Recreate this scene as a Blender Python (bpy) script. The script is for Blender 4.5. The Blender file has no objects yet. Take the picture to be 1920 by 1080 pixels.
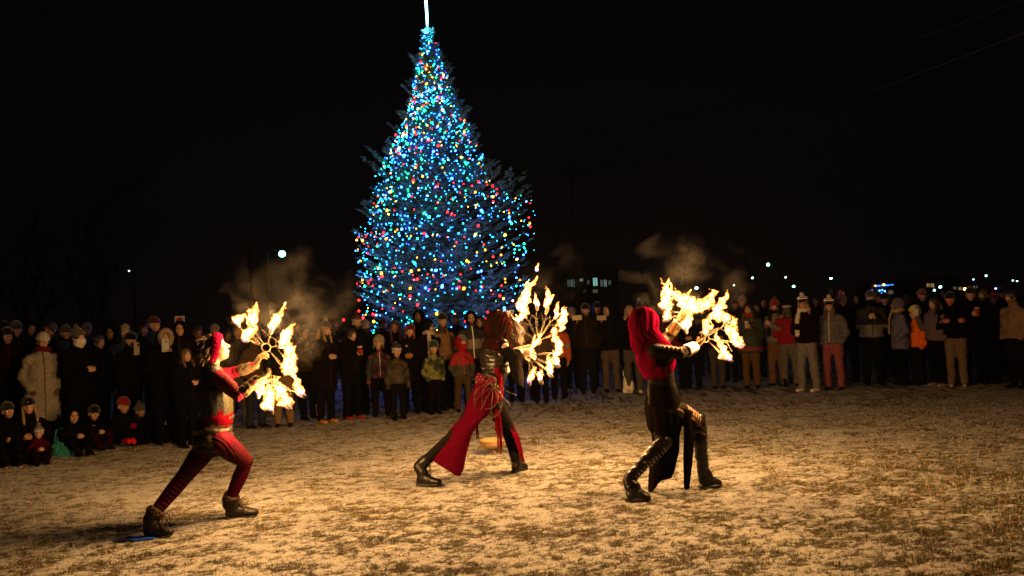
import bpy, bmesh, math, random
import numpy as np
from mathutils import Vector, Matrix

sc = bpy.context.scene
R_ = math.radians
rnd = random.Random(11)
npr = np.random.RandomState(5)

# ------------------------------------------------------------------ camera
CAM_H, F_PX, ROLL, PITCH = 1.5, 1500.0, R_(2.6), math.atan(58/1500.0)
cam_data = bpy.data.cameras.new('camera')
cam = bpy.data.objects.new('camera', cam_data)
sc.collection.objects.link(cam)
cam_data.sensor_width = 36
cam_data.lens = F_PX/1920*36
cam_data.clip_start, cam_data.clip_end = 0.1, 3000
cam.matrix_world = Matrix.Translation((0, 0, CAM_H)) @ Matrix.Rotation(math.pi/2+PITCH, 4, 'X') @ Matrix.Rotation(-ROLL, 4, 'Z')
sc.camera = cam
CM = np.array(cam.matrix_world)
CAMR, CAMO = CM[:3, :3], CM[:3, 3]

def ray(px, py):
    return CAMR @ np.array([(px-960)/F_PX, -(py-540)/F_PX, -1.0])
def on_ground(px, py, z=0.0):
    d = ray(px, py)
    return CAMO + d*((z-CAMO[2])/d[2])
def at(px, py, Y):
    d = ray(px, py)
    return CAMO + d*((Y-CAMO[1])/d[1])
def proj(p):
    q = CAMR.T @ (np.asarray(p, float)-CAMO)
    return 960+F_PX*q[0]/-q[2], 540-F_PX*q[1]/-q[2]

# ------------------------------------------------------------------ world (night), view
w = bpy.data.worlds.new('World'); sc.world = w
w.use_nodes = True
nt = w.node_tree
bg = nt.nodes['Background']
tc = nt.nodes.new('ShaderNodeTexCoord'); sx = nt.nodes.new('ShaderNodeSeparateXYZ')
rp = nt.nodes.new('ShaderNodeValToRGB')
nt.links.new(tc.outputs['Generated'], sx.inputs[0]); nt.links.new(sx.outputs['Z'], rp.inputs[0])
rp.color_ramp.elements[0].position = 0.0; rp.color_ramp.elements[0].color = (0.0013, 0.0009, 0.0009, 1)
rp.color_ramp.elements[1].position = 0.45; rp.color_ramp.elements[1].color = (0.0007, 0.0008, 0.0013, 1)
nt.links.new(rp.outputs[0], bg.inputs[0]); bg.inputs[1].default_value = 1.0
sc.view_settings.view_transform = 'Standard'
sc.view_settings.look = 'None'
sc.view_settings.exposure = 0.0
sc.view_settings.gamma = 1.0
sc.render.engine = 'CYCLES'
cy = sc.cycles
cy.use_denoising = True; cy.filter_width = 1.6
cy.use_light_tree = True
cy.max_bounces = 5; cy.diffuse_bounces = 2; cy.glossy_bounces = 2; cy.transmission_bounces = 2
cy.transparent_max_bounces = 24; cy.volume_bounces = 0
cy.sample_clamp_indirect = 4.0
cy.volume_step_rate = .6
cy.caustics_reflective = False; cy.caustics_refractive = False

# ------------------------------------------------------------------ noise
def _hash(ix, iy, iz, seed):
    h = (ix.astype(np.int64)*374761393 + iy.astype(np.int64)*668265263 + iz.astype(np.int64)*2147483647 + seed*974711) & 0xffffffff
    h = ((h ^ (h >> 13))*1274126177) & 0xffffffff
    h = (h ^ (h >> 16)) & 0xffffffff
    return h/4294967295.0
def noise3(p, seed=0):
    p = np.asarray(p, float)
    i = np.floor(p); f = p-i; u = f*f*(3-2*f)
    ix, iy, iz = i[..., 0].astype(np.int64), i[..., 1].astype(np.int64), i[..., 2].astype(np.int64)
    out = 0
    for a in (0, 1):
        for b in (0, 1):
            for c in (0, 1):
                wgt = (u[..., 0] if a else 1-u[..., 0])*(u[..., 1] if b else 1-u[..., 1])*(u[..., 2] if c else 1-u[..., 2])
                out = out + wgt*_hash(ix+a, iy+b, iz+c, seed)
    return out*2-1
def fbm(p, octv=3, seed=0):
    p = np.asarray(p, float); s = 0; a = 1.0; t = 0
    for k in range(octv):
        s = s + a*noise3(p*(2.03**k)+k*17.3, seed+k); t += a; a *= .5
    return s/t

# ------------------------------------------------------------------ materials
_M = {}
def new_mat(name):
    m = bpy.data.materials.new(name); m.use_nodes = True
    return m, m.node_tree, m.node_tree.nodes['Principled BSDF']
def cloth(col, rough=.85, scale=60, var=.25, bump=.25, sheen=.0, name='cloth', spec=.0, metal=0.0):
    if max(col) < .03: col = tuple(c*.45 for c in col)
    k = (name, tuple(np.round(col, 4)), rough, scale, var, bump, sheen, spec, metal)
    if k in _M: return _M[k]
    m, t, b = new_mat(name)
    n = t.nodes.new('ShaderNodeTexNoise'); n.inputs['Scale'].default_value = scale; n.inputs['Detail'].default_value = 4
    tcn = t.nodes.new('ShaderNodeTexCoord'); t.links.new(tcn.outputs['Object'], n.inputs['Vector'])
    r = t.nodes.new('ShaderNodeValToRGB')
    r.color_ramp.elements[0].position = .3; r.color_ramp.elements[1].position = .7
    r.color_ramp.elements[0].color = (*[c*(1-var) for c in col], 1)
    r.color_ramp.elements[1].color = (*[min(1, c*(1+var)) for c in col], 1)
    t.links.new(n.outputs['Fac'], r.inputs[0]); t.links.new(r.outputs[0], b.inputs['Base Color'])
    bp = t.nodes.new('ShaderNodeBump'); bp.inputs['Strength'].default_value = bump; bp.inputs['Distance'].default_value = .01
    n2 = t.nodes.new('ShaderNodeTexNoise'); n2.inputs['Scale'].default_value = scale*.35; n2.inputs['Detail'].default_value = 5
    t.links.new(tcn.outputs['Object'], n2.inputs['Vector'])
    t.links.new(n2.outputs['Fac'], bp.inputs['Height']); t.links.new(bp.outputs[0], b.inputs['Normal'])
    b.inputs['Roughness'].default_value = rough; b.inputs['Specular IOR Level'].default_value = spec
    b.inputs['Metallic'].default_value = metal
    if sheen: b.inputs['Sheen Weight'].default_value = sheen
    _M[k] = m
    return m
def leather(col, rough=.38): return cloth(col, rough, 90, .2, .35, 0, 'leather', .28)
def metal(col, rough=.35): return cloth(col, rough, 80, .1, .05, 0, 'metal', .5, 1.0)
def painted(name, rough=.8, spec=.0, bump=.2, scale=60, sss=0.0):
    """colour read from the 'Col' attribute of the mesh (pattern of the thing itself)"""
    k = ('painted', name, rough)
    if k in _M: return _M[k]
    m, t, b = new_mat(name)
    a = t.nodes.new('ShaderNodeAttribute'); a.attribute_name = 'Col'
    t.links.new(a.outputs['Color'], b.inputs['Base Color'])
    n = t.nodes.new('ShaderNodeTexNoise'); n.inputs['Scale'].default_value = scale
    tcn = t.nodes.new('ShaderNodeTexCoord'); t.links.new(tcn.outputs['Object'], n.inputs['Vector'])
    bp = t.nodes.new('ShaderNodeBump'); bp.inputs['Strength'].default_value = bump; bp.inputs['Distance'].default_value = .01
    t.links.new(n.outputs['Fac'], bp.inputs['Height']); t.links.new(bp.outputs[0], b.inputs['Normal'])
    b.inputs['Roughness'].default_value = rough; b.inputs['Specular IOR Level'].default_value = spec
    if sss:
        b.inputs['Subsurface Weight'].default_value = sss; b.inputs['Subsurface Radius'].default_value = (.02, .008, .004)
    _M[k] = m
    return m
def emit(col, s, name='lamp_glow', sample=True):
    k = ('emit', name, tuple(col), s)
    if k in _M: return _M[k]
    m = bpy.data.materials.new(name); m.use_nodes = True; t = m.node_tree; t.nodes.clear()
    e = t.nodes.new('ShaderNodeEmission'); o = t.nodes.new('ShaderNodeOutputMaterial')
    e.inputs[0].default_value = (*col, 1); e.inputs[1].default_value = s
    t.links.new(e.outputs[0], o.inputs[0])
    if not sample: m.cycles.emission_sampling = 'NONE'
    _M[k] = m
    return m

# ------------------------------------------------------------------ geometry
def V(*a): return np.array(a, float)
def unit(v):
    v = np.asarray(v, float); n = np.linalg.norm(v)
    return v/n if n > 1e-9 else v
class G:
    def __init__(s): s.v = []; s.f = []; s.n = 0
    def add(s, v, f):
        v = np.asarray(v, float).reshape(-1, 3)
        s.v.append(v); s.f += [tuple(i+s.n for i in q) for q in f]; s.n += len(v)
    def rings(s, rings, close=True, caps=True):
        m = len(rings[0]); v = np.concatenate(rings); f = []
        for i in range(len(rings)-1):
            for j in range(m if close else m-1):
                a, b = i*m+j, i*m+(j+1) % m
                f.append((a, b, b+m, a+m))
        if caps:
            f.append(tuple(range(m-1, -1, -1))); f.append(tuple(range((len(rings)-1)*m, len(rings)*m)))
        s.add(v, f)
    def loft(s, pts, rad, side=None, seg=12, round_=True):
        """ellipse rings along pts; rad entries r or (r_side, r_other); side may be one vector or a list"""
        pts = [np.asarray(p, float) for p in pts]; n = len(pts)
        rad = [(r, r) if np.isscalar(r) else tuple(r) for r in rad]
        tg = []
        for i in range(n):
            tg.append(unit(pts[min(i+1, n-1)]-pts[max(i-1, 0)]))
        rg = []; prev = None
        for i in range(n):
            if side is None:
                sv = prev if prev is not None else (V(1, 0, 0) if abs(tg[i][0]) < .9 else V(0, 1, 0))
            else:
                sv = side[i] if isinstance(side, list) else side
            sv = unit(np.asarray(sv, float)-tg[i]*np.dot(sv, tg[i])); prev = sv
            ov = np.cross(tg[i], sv)
            rg.append((pts[i], tg[i], sv, ov, rad[i]))
        out = []
        ang = np.linspace(0, 2*np.pi, seg, endpoint=False)
        ca, sa = np.cos(ang)[:, None], np.sin(ang)[:, None]
        def ring(c, sv, ov, r, k): return c+sv*ca*r[0]*k+ov*sa*r[1]*k
        if round_ in (True, 'start'):
            c, t_, sv, ov, r = rg[0]; mr = min(r)
            for a in (75, 50, 25): out.append(ring(c-t_*mr*math.sin(R_(a)), sv, ov, r, math.cos(R_(a))))
        for c, t_, sv, ov, r in rg: out.append(ring(c, sv, ov, r, 1))
        if round_ in (True, 'end'):
            c, t_, sv, ov, r = rg[-1]; mr = min(r)
            for a in (25, 50, 75): out.append(ring(c+t_*mr*math.sin(R_(a)), sv, ov, r, math.cos(R_(a))))
        s.rings(out)
    def ell(s, c, r, rot=None, seg=14, rg=9):
        c = np.asarray(c, float); r = (r, r, r) if np.isscalar(r) else r
        out = []
        for i in range(1, rg):
            th = math.pi*i/rg
            a = np.linspace(0, 2*np.pi, seg, endpoint=False)
            q = np.stack([np.cos(a)*math.sin(th)*r[0], np.sin(a)*math.sin(th)*r[1], np.full(seg, -math.cos(th)*r[2])], 1)
            if rot is not None: q = q @ np.asarray(rot).T
            out.append(q+c)
        s.rings(out)
    def box(s, c, sz, rot=None):
        c = np.asarray(c, float); h = np.asarray(sz, float)/2
        q = np.array([[x, y, z] for x in (-1, 1) for y in (-1, 1) for z in (-1, 1)], float)*h
        if rot is not None: q = q @ np.asarray(rot).T
        s.add(q+c, [(0, 1, 3, 2), (4, 6, 7, 5), (0, 4, 5, 1), (2, 3, 7, 6), (0, 2, 6, 4), (1, 5, 7, 3)])
    def mesh(s, name='m', smooth=True):
        me = bpy.data.meshes.new(name)
        me.from_pydata(np.concatenate(s.v).tolist(), [], s.f)
        if smooth: me.polygons.foreach_set('use_smooth', [True]*len(me.polygons))
        me.update()
        return me
def getv(me):
    a = np.empty(len(me.vertices)*3); me.vertices.foreach_get('co', a); return a.reshape(-1, 3)
def setv(me, a):
    me.vertices.foreach_set('co', np.asarray(a, float).ravel()); me.update()
def getn(me):
    a = np.empty(len(me.vertices)*3); me.vertices.foreach_get('normal', a); return a.reshape(-1, 3)
def fuse(g, voxel, smooth=4, fac=.5):
    """one continuous surface from overlapping closed shapes"""
    me = g.mesh('tmp')
    o = bpy.data.objects.new('tmp', me); sc.collection.objects.link(o)
    md = o.modifiers.new('r', 'REMESH'); md.mode = 'VOXEL'; md.voxel_size = voxel
    if smooth:
        sm = o.modifiers.new('s', 'SMOOTH'); sm.iterations = smooth; sm.factor = fac
    dg = bpy.context.evaluated_depsgraph_get()
    out = bpy.data.meshes.new_from_object(o.evaluated_get(dg))
    bpy.data.objects.remove(o); bpy.data.meshes.remove(me)
    out.polygons.foreach_set('use_smooth', [True]*len(out.polygons)); out.update()
    return out
def paint(me, cols):
    at_ = me.color_attributes.new('Col', 'FLOAT_COLOR', 'POINT')
    c = np.ones((len(me.vertices), 4)); c[:, :3] = cols
    at_.data.foreach_set('color', c.ravel())
def wrinkle(me, amp=.006, sc_=(18, 18, 9), seed=0):
    v = getv(me); n = getn(me)
    setv(me, v+n*(fbm(v*np.array(sc_), 3, seed)*amp)[:, None])
def merge_meshes(a, b):
    """append mesh b to mesh a (same attribute use)"""
    bm = bmesh.new(); bm.from_mesh(a); bm.from_mesh(b)
    bm.to_mesh(a); bm.free(); bpy.data.meshes.remove(b)
    a.polygons.foreach_set('use_smooth', [True]*len(a.polygons)); a.update()
    return a
def link(name, me, mat=None, parent=None):
    o = bpy.data.objects.new(name, me); sc.collection.objects.link(o); me.name = name
    if mat is not None:
        me.materials.clear(); me.materials.append(mat)
    if parent is not None: o.parent = parent
    return o
def part(name, g, mat, parent, smooth=True):
    return link(name, g.mesh(name, smooth) if isinstance(g, G) else g, mat, parent)
def tag(o, label, cat, group=None, kind=None):
    o['label'] = label; o['category'] = cat
    if group: o['group'] = group
    if kind: o['kind'] = kind
    return o
def empty(name, loc, label=None, cat=None, group=None, rz=0):
    o = bpy.data.objects.new(name, None); sc.collection.objects.link(o)
    o.location = loc; o.rotation_euler = (0, 0, rz); o.empty_display_size = .1
    if label: tag(o, label, cat, group)
    return o
def structure(name, g, mat, smooth=True):
    o = link(name, g.mesh(name, smooth) if isinstance(g, G) else g, mat)
    o['kind'] = 'structure'
    return o
def lamp(name, loc, energy, col, radius, parent):
    l = bpy.data.lights.new(name, 'POINT'); l.energy = energy; l.color = col; l.shadow_soft_size = radius
    o = bpy.data.objects.new(name, l); sc.collection.objects.link(o); o.location = loc
    if parent is not None: o.parent = parent
    return o
# ------------------------------------------------------------------ ground
def spaced(lo, hi, fine_lo, fine_hi, step, grow=1.12):
    a = list(np.arange(fine_lo, fine_hi, step))
    s = step; x = a[-1]
    while x < hi: s *= grow; x += s; a.append(min(x, hi))
    s = step; x = a[0]; b = []
    while x > lo: s *= grow; x -= s; b.append(max(x, lo))
    return np.array(b[::-1]+a)
def snow_amount(x, y):
    """0 bare frozen turf, 1 snow"""
    p = np.stack([x, y, np.zeros_like(x)], -1)
    a = fbm(p*np.array([1.1, 1.6, 1]), 3, 3)
    b = fbm(p*np.array([6.5, 9.5, 1]), 4, 9)
    c = fbm(p*np.array([26., 42., 1]), 3, 19)
    s = .60+.30*a+.66*b+1.05*c
    s = s-.22*np.clip((x-1.5)/4, 0, 1)*np.clip((9.5-y)/3, 0, 1)      # the turf shows more to the right
    return np.clip(s, 0, 1)
xs = spaced(-700, 700, -8.5, 9.5, .028)
ys = spaced(-60, 900, 4.2, 11.5, .028)
XX, YY = np.meshgrid(xs, ys)
SN = snow_amount(XX, YY)
near = np.clip((30-YY)/15, 0, 1)*np.clip((25-np.abs(XX))/10, 0, 1)
PP = np.stack([XX, YY, np.zeros_like(XX)], -1)
ZZ = near*(.011*(SN-.5)+.012*fbm(PP*2.2, 3, 41)+.010*fbm(PP*11, 3, 44))
nx, ny = len(xs), len(ys)
me = bpy.data.meshes.new('ground')
me.vertices.add(nx*ny)
me.vertices.foreach_set('co', np.stack([XX, YY, ZZ], -1).ravel())
ii = np.arange(nx*ny).reshape(ny, nx)
q = np.stack([ii[:-1, :-1], ii[:-1, 1:], ii[1:, 1:], ii[1:, :-1]], -1).reshape(-1, 4)
me.loops.add(q.size); me.loops.foreach_set('vertex_index', q.ravel())
me.polygons.add(len(q)); me.polygons.foreach_set('loop_start', np.arange(0, q.size, 4)); 
me.polygons.foreach_set('use_smooth', np.ones(len(q), bool))
me.update(calc_edges=True)
fa = me.attributes.new('snow', 'FLOAT', 'POINT'); fa.data.foreach_set('value', SN.ravel())
m, t, b = new_mat('snowy_turf')
def node(t, ty, **kw):
    n = t.nodes.new(ty)
    for k, v_ in kw.items(): n.inputs[k].default_value = v_
    return n
a = t.nodes.new('ShaderNodeAttribute'); a.attribute_name = 'snow'
tcn = t.nodes.new('ShaderNodeTexCoord')
mp = t.nodes.new('ShaderNodeMapping'); mp.inputs['Scale'].default_value = (1, 1.5, 1)
t.links.new(tcn.outputs['Object'], mp.inputs[0])
n1 = node(t, 'ShaderNodeTexNoise', Scale=38, Detail=7, Roughness=.72); t.links.new(mp.outputs[0], n1.inputs['Vector'])
n2 = node(t, 'ShaderNodeTexNoise', Scale=120, Detail=5, Roughness=.7); t.links.new(mp.outputs[0], n2.inputs['Vector'])
n3 = node(t, 'ShaderNodeTexNoise', Scale=2.3, Detail=3); t.links.new(mp.outputs[0], n3.inputs['Vector'])
def math_(t, op, a_, b_):
    n = t.nodes.new('ShaderNodeMath'); n.operation = op
    for i, x in enumerate((a_, b_)):
        if hasattr(x, 'links') or hasattr(x, 'is_linked'): t.links.new(x, n.inputs[i])
        else: n.inputs[i].default_value = x
    return n.outputs[0]
f1 = math_(t, 'MULTIPLY', math_(t, 'SUBTRACT', n1.outputs['Fac'], .5), 3.2)
f2 = math_(t, 'MULTIPLY', math_(t, 'SUBTRACT', n2.outputs['Fac'], .5), 2.4)
fs = math_(t, 'ADD', math_(t, 'ADD', a.outputs['Fac'], f1), f2)
rs = t.nodes.new('ShaderNodeValToRGB')
rs.color_ramp.elements[0].position = .28; rs.color_ramp.elements[1].position = .86
t.links.new(fs, rs.inputs[0])
gr = t.nodes.new('ShaderNodeValToRGB')
gr.color_ramp.elements[0].position = .38; gr.color_ramp.elements[0].color = (.115, .066, .026, 1)
gr.color_ramp.elements[1].position = .62; gr.color_ramp.elements[1].color = (.085, .078, .026, 1)
t.links.new(n3.outputs['Fac'], gr.inputs[0])
gv = t.nodes.new('ShaderNodeMix'); gv.data_type = 'RGBA'; gv.blend_type = 'MULTIPLY'; gv.inputs[0].default_value = .7
t.links.new(gr.outputs[0], gv.inputs[6]); t.links.new(n2.outputs['Fac'], gv.inputs[7])
mx = t.nodes.new('ShaderNodeMix'); mx.data_type = 'RGBA'
t.links.new(rs.outputs[0], mx.inputs[0]); t.links.new(gv.outputs[2], mx.inputs[6]); mx.inputs[7].default_value = (.74, .73, .74, 1)
t.links.new(mx.outputs[2], b.inputs['Base Color'])
b.inputs['Roughness'].default_value = .8; b.inputs['Specular IOR Level'].default_value = .25
bp = t.nodes.new('ShaderNodeBump'); bp.inputs['Strength'].default_value = 1.0; bp.inputs['Distance'].default_value = .035
t.links.new(fs, bp.inputs['Height']); t.links.new(bp.outputs[0], b.inputs['Normal'])
structure('ground', me, m)

# grass blades poking through the snow, ground cover nobody could count
NB = 300000
u1, u2 = npr.rand(NB), npr.rand(NB)
by = 4.4+(u1**1.5)*9.5
half = by*.68+.6
bx = (u2*2-1)*half
s = snow_amount(bx, by)
keep = npr.rand(NB) < np.clip(1.15-1.25*s, .04, 1)
bx, by = bx[keep], by[keep]; n = len(bx)
hh = (.006+.018*npr.rand(n)**2)*(.8+.4*npr.rand(n)); wd = .0013+.0016*npr.rand(n)
az = npr.rand(n)*2*np.pi; ln = npr.rand(n)*1.3; la = npr.rand(n)*2*np.pi
base = np.stack([bx, by, np.full(n, -.004)+.01*fbm(np.stack([bx, by, 0*bx], -1)*2.2, 3, 41)], 1)
dx = np.stack([np.cos(az)*wd, np.sin(az)*wd, 0*az], 1)
tip = base+np.stack([np.cos(la)*ln*hh, np.sin(la)*ln*hh, hh+.006], 1)
mid = (base+tip)/2+np.stack([0*az, 0*az, hh*.25], 1)
vv = np.stack([base-dx, base+dx, mid+dx*.7, mid-dx*.7, tip], 1).reshape(-1, 3)
k = np.arange(n)*5
me = bpy.data.meshes.new('grass'); me.vertices.add(len(vv)); me.vertices.foreach_set('co', vv.ravel())
lp = np.stack([k, k+1, k+2, k+3, k+3, k+2, k+4], 1)
me.loops.add(lp.size); me.loops.foreach_set('vertex_index', lp.ravel())
ls = np.stack([np.arange(n)*7, np.arange(n)*7+4], 1).ravel()
me.polygons.add(2*n); me.polygons.foreach_set('loop_start', ls)
me.update(calc_edges=True)
gc = np.stack([.22+.14*npr.rand(n), .15+.09*npr.rand(n), .045+.04*npr.rand(n)], 1)
grn = npr.rand(n) < .38
gc[grn] = np.stack([.075+.05*npr.rand(n), .095+.06*npr.rand(n), .02+.02*npr.rand(n)], 1)[grn]
fr = npr.rand(n) < .22
gc[fr] = np.array([.45, .44, .42])
paint(me, np.repeat(gc, 5, 0))
gm = painted('grass_blade', .7)
o = link('grass', me, gm); tag(o, 'short frozen grass poking through the thin snow', 'grass', kind='stuff')

# thin blue-lit snow berm etc. is left to the real light of the tree
# ------------------------------------------------------------------ christmas tree
TY = 22.0
TB = on_ground(828, 706); TB = at(828, 706, TY); TB[2] = 0
PXM = 68.2
prof = [(20, 1, 1), (42, 3, 4), (70, 13, 17), (100, 18, 26), (150, 29, 38), (200, 41, 54), (250, 63, 75), (300, 90, 100), (340, 112, 96),
        (366, 106, 150), (392, 116, 186), (430, 140, 190), (465, 150, 184), (500, 138, 176), (560, 150, 169), (620, 156, 160), (680, 120, 120), (706, 100, 100)]
PH = np.array([(706-p[0])/PXM for p in prof])[::-1]
PL = np.array([p[1]/PXM for p in prof])[::-1]; PR = np.array([p[2]/PXM for p in prof])[::-1]
def tree_r(h, az):
    c = (np.cos(az)+1)/2
    return np.interp(h, PH, PL)*(1-c)+np.interp(h, PH, PR)*c
TH = 9.75
tree = empty('christmas_tree', TB, 'tall spruce wound with teal and multicoloured lights behind the crowd', 'tree')
g = G(); g.loft([V(0, 0, -.05), V(.03, 0, 3), V(-.02, .02, 6), V(0, 0, TH)], [.17, .12, .07, .012], seg=10)
part('trunk', g, cloth((.09, .06, .045), .9, 20, .4, 1), tree)
def blades(starts, dirs, lens, wid, up):
    """flat tapered needle sprays: (n,3) -> verts, faces"""
    n = len(starts)
    sd = np.cross(dirs, up); sd /= (np.linalg.norm(sd, axis=1)[:, None]+1e-9)
    e = starts+dirs*lens[:, None]; md_ = starts+dirs*(lens*.45)[:, None]
    return np.stack([starts, md_+sd*wid[:, None], e, md_-sd*wid[:, None]], 1).reshape(-1, 3)
st, dr, le, wi, upv = [], [], [], [], []
limb = G()
nbr = 0
tr = np.random.RandomState(3)
h = .35
while h < TH-.05:
    fr_ = h/TH
    k = int(9-4*fr_)
    for j in range(k):
        az = tr.rand()*2*np.pi
        L = tree_r(h, az)*(.74+.28*tr.rand())
        if tr.rand() < .10: L = L*1.12+.12
        L = max(L, .05)*(1 if h < 8.8 else .62)
        a0 = V(math.cos(az), math.sin(az), 0)
        droop = -.22*(1-fr_)+.30*fr_*fr_
        N = 9
        pts = []
        for i in range(N):
            t_ = i/(N-1)
            pts.append(a0*L*t_+V(0, 0, h+L*(droop*t_+(.30+.25*fr_)*t_**2.2)-.10*L))
        limb.loft([pts[0], pts[4], pts[8]], [.022*(1-fr_*.6), .013, .003], seg=5, round_=False)
        for i in range(1, N):
            t_ = i/(N-1)
            d = unit(pts[i]-pts[i-1]); sidev = unit(np.cross(d, V(0, 0, 1)))
            for sg in (-1, 1):
                for rep in range(2):
                    tl = (.42*(1-t_)+.13)*min(1, L/1.3+.12)*(.7+.6*tr.rand())
                    base = pts[i-1]+(pts[i]-pts[i-1])*tr.rand()
                    td = unit(d*(.75+.3*tr.rand())+sidev*sg*(.9)+V(0, 0, -.12+.30*tr.rand()))
                    st.append(base); dr.append(td); le.append(tl); wi.append(.013); upv.append(V(0, 0, 1)+sidev*(tr.rand()-.5))
                    ns = 5
                    for q_ in range(ns):
                        for s2 in (-1, 1):
                            b2 = base+td*tl*((q_+.6*tr.rand())/ns)
                            d2 = unit(td*.8+np.cross(td, V(0, 0, 1))*s2*.7+(tr.rand(3)-.5)*.7)
                            st.append(b2); dr.append(d2); le.append((.05+.09*tr.rand())*min(1, .28+L/.6)); wi.append(.009+.006*tr.rand()); upv.append(tr.rand(3)-.5)
            st.append(pts[i-1]); dr.append(d); le.append(L/N*1.4); wi.append(.014); upv.append(V(0, 0, 1))
    h += .105*(1-.45*fr_)
vv = blades(np.array(st), np.array(dr), np.array(le), np.array(wi), np.array(upv)+1e-3)
n = len(st)
me = bpy.data.meshes.new('crown'); me.vertices.add(len(vv)); me.vertices.foreach_set('co', vv.ravel())
me.loops.add(4*n); me.loops.foreach_set('vertex_index', np.arange(4*n)); me.polygons.add(n)
me.polygons.foreach_set('loop_start', np.arange(0, 4*n, 4)); me.update(calc_edges=True)
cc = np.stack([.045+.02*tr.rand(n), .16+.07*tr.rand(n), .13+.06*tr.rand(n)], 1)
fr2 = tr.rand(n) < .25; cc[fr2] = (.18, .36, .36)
paint(me, np.repeat(cc, 4, 0))
link('crown', me, painted('spruce_needles', .65, .3, 0), tree)
part('branches', limb, cloth((.08, .06, .05), .9, 20, .3, .5), tree)
print('tree blades', n)

# topper: a glowing white-blue rod out of the tip
tp = empty('tree_topper', TB+V(0, .02, TH-.35), 'glowing white-blue light rod standing on the tip of the tree', 'tree topper')
g = G(); g.loft([V(0, 0, .25), V(.01, 0, .6), V(0, 0, 1.1), V(0, 0, 1.9)], [.012, .030, .034, .022], seg=10)
part('light_rod', g, emit((.25, .75, 1.0), 14, 'rod_glow'), tp)
g = G(); g.loft([V(0, 0, -.3), V(0, 0, .3)], [.02, .016], seg=8); mt_ = part('mount', g, metal((.4, .4, .45)), tp)
for z_ in (.35, .8): lamp('rod_light', (0, -.22, z_-.2), 22.0, (.2, .7, 1.0), .04, tp)

# strings of lights
def bulb_mesh(r, name):
    g = G(); g.ell((0, 0, 0), (r, r, r*1.25), seg=9, rg=6); return g.mesh(name)
tealm = bulb_mesh(.0165, 'bulb')
COLS = {'teal': ((.010, .42, 1.0), 20), 'white': ((.12, .75, 1.0), 18), 'blue': ((.010, .07, 1.0), 60), 'green': ((.006, 1.0, .26), 24),
        'red': ((1.0, .008, .010), 18), 'amber': ((1.0, .30, .012), 18)}
BM = {}
for cn, (c, s_) in COLS.items():
    for sz, r in (('s', .0125), ('l', .0215)):
        mm = bulb_mesh(r, 'bulb'); mm.materials.append(emit(c, s_*(1.25 if sz == 'l' else 1), 'bulb_'+cn)); BM[cn, sz] = mm
wirem = cloth((.01, .02, .015), .6)
def light_string(label, h0, h1, turns, nb, big, seed, group, phase, fill_power=0):
    r = np.random.RandomState(seed)
    root = empty('light_string', TB, label, 'string lights', group)
    T = np.linspace(0, 1, nb)
    # zigzag over the side that is seen
    tt = T*turns+phase
    tri = 2*np.abs((tt) % 1-.5)*2-1                      # -1..1
    az = -np.pi/2+np.arcsin(tri*.985)*1.10+.10*np.sin(T*40+seed)
    wob = fbm(np.stack([T*turns*5, T*0+seed, T*0], -1), 2, seed); wo2 = fbm(np.stack([T*turns*9, T*0+seed+7, T*0], -1), 2, seed)
    hgt = h0+(h1-h0)*T+(.42*wob+.16*np.sin(T*nb*.55))*min(1, (h1-h0))
    hgt = np.clip(hgt+(.035*(r.rand(nb)-.5)), .35, TH-.12*(1+r.rand(nb)))
    rr = tree_r(hgt, az)*(.95+.15*wo2+.03*r.rand(nb))
    rr = np.maximum(rr, .15)
    pts = np.stack([np.cos(az)*rr, np.sin(az)*rr, hgt], 1)
    g = G()
    for i in range(nb-1):
        if np.linalg.norm(pts[i+1]-pts[i]) < 1.2:
            mid = (pts[i]+pts[i+1])/2-V(0, 0, .04)
            g.loft([pts[i], mid, pts[i+1]], [.004]*3, seg=3, round_=False)
    part('cable', g, wirem, root)
    if fill_power:
        for i in range(nb//10, nb, nb//5): lamp('bulb_light', pts[i]*V(1.04, 1.04, 1), fill_power, (.10, .30, 1.0), .08, root)  # added blue lamps beside the bulbs, to throw blue on the snow
    for i in range(nb):
        if big: cn = r.choice(['blue', 'green', 'red', 'amber', 'red', 'amber', 'blue'])
        else: cn = r.choice(['teal', 'white', 'blue', 'green'], p=[.80, .03, .08, .09])
        o = bpy.data.objects.new('bulb', BM[cn, 'l' if big else 's'])
        sc.collection.objects.link(o); o.parent = root; o.location = pts[i]+V(0, 0, -.02)
        o.rotation_euler = (r.rand()*1.5, r.rand()*1.5, 0)
        k_ = .50+1.0*r.rand()**2.6
        o.scale = (k_, k_, k_)
GT, GMU = 'teal mini light strings on the tree', 'multicoloured bulb strings on the tree'
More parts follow.
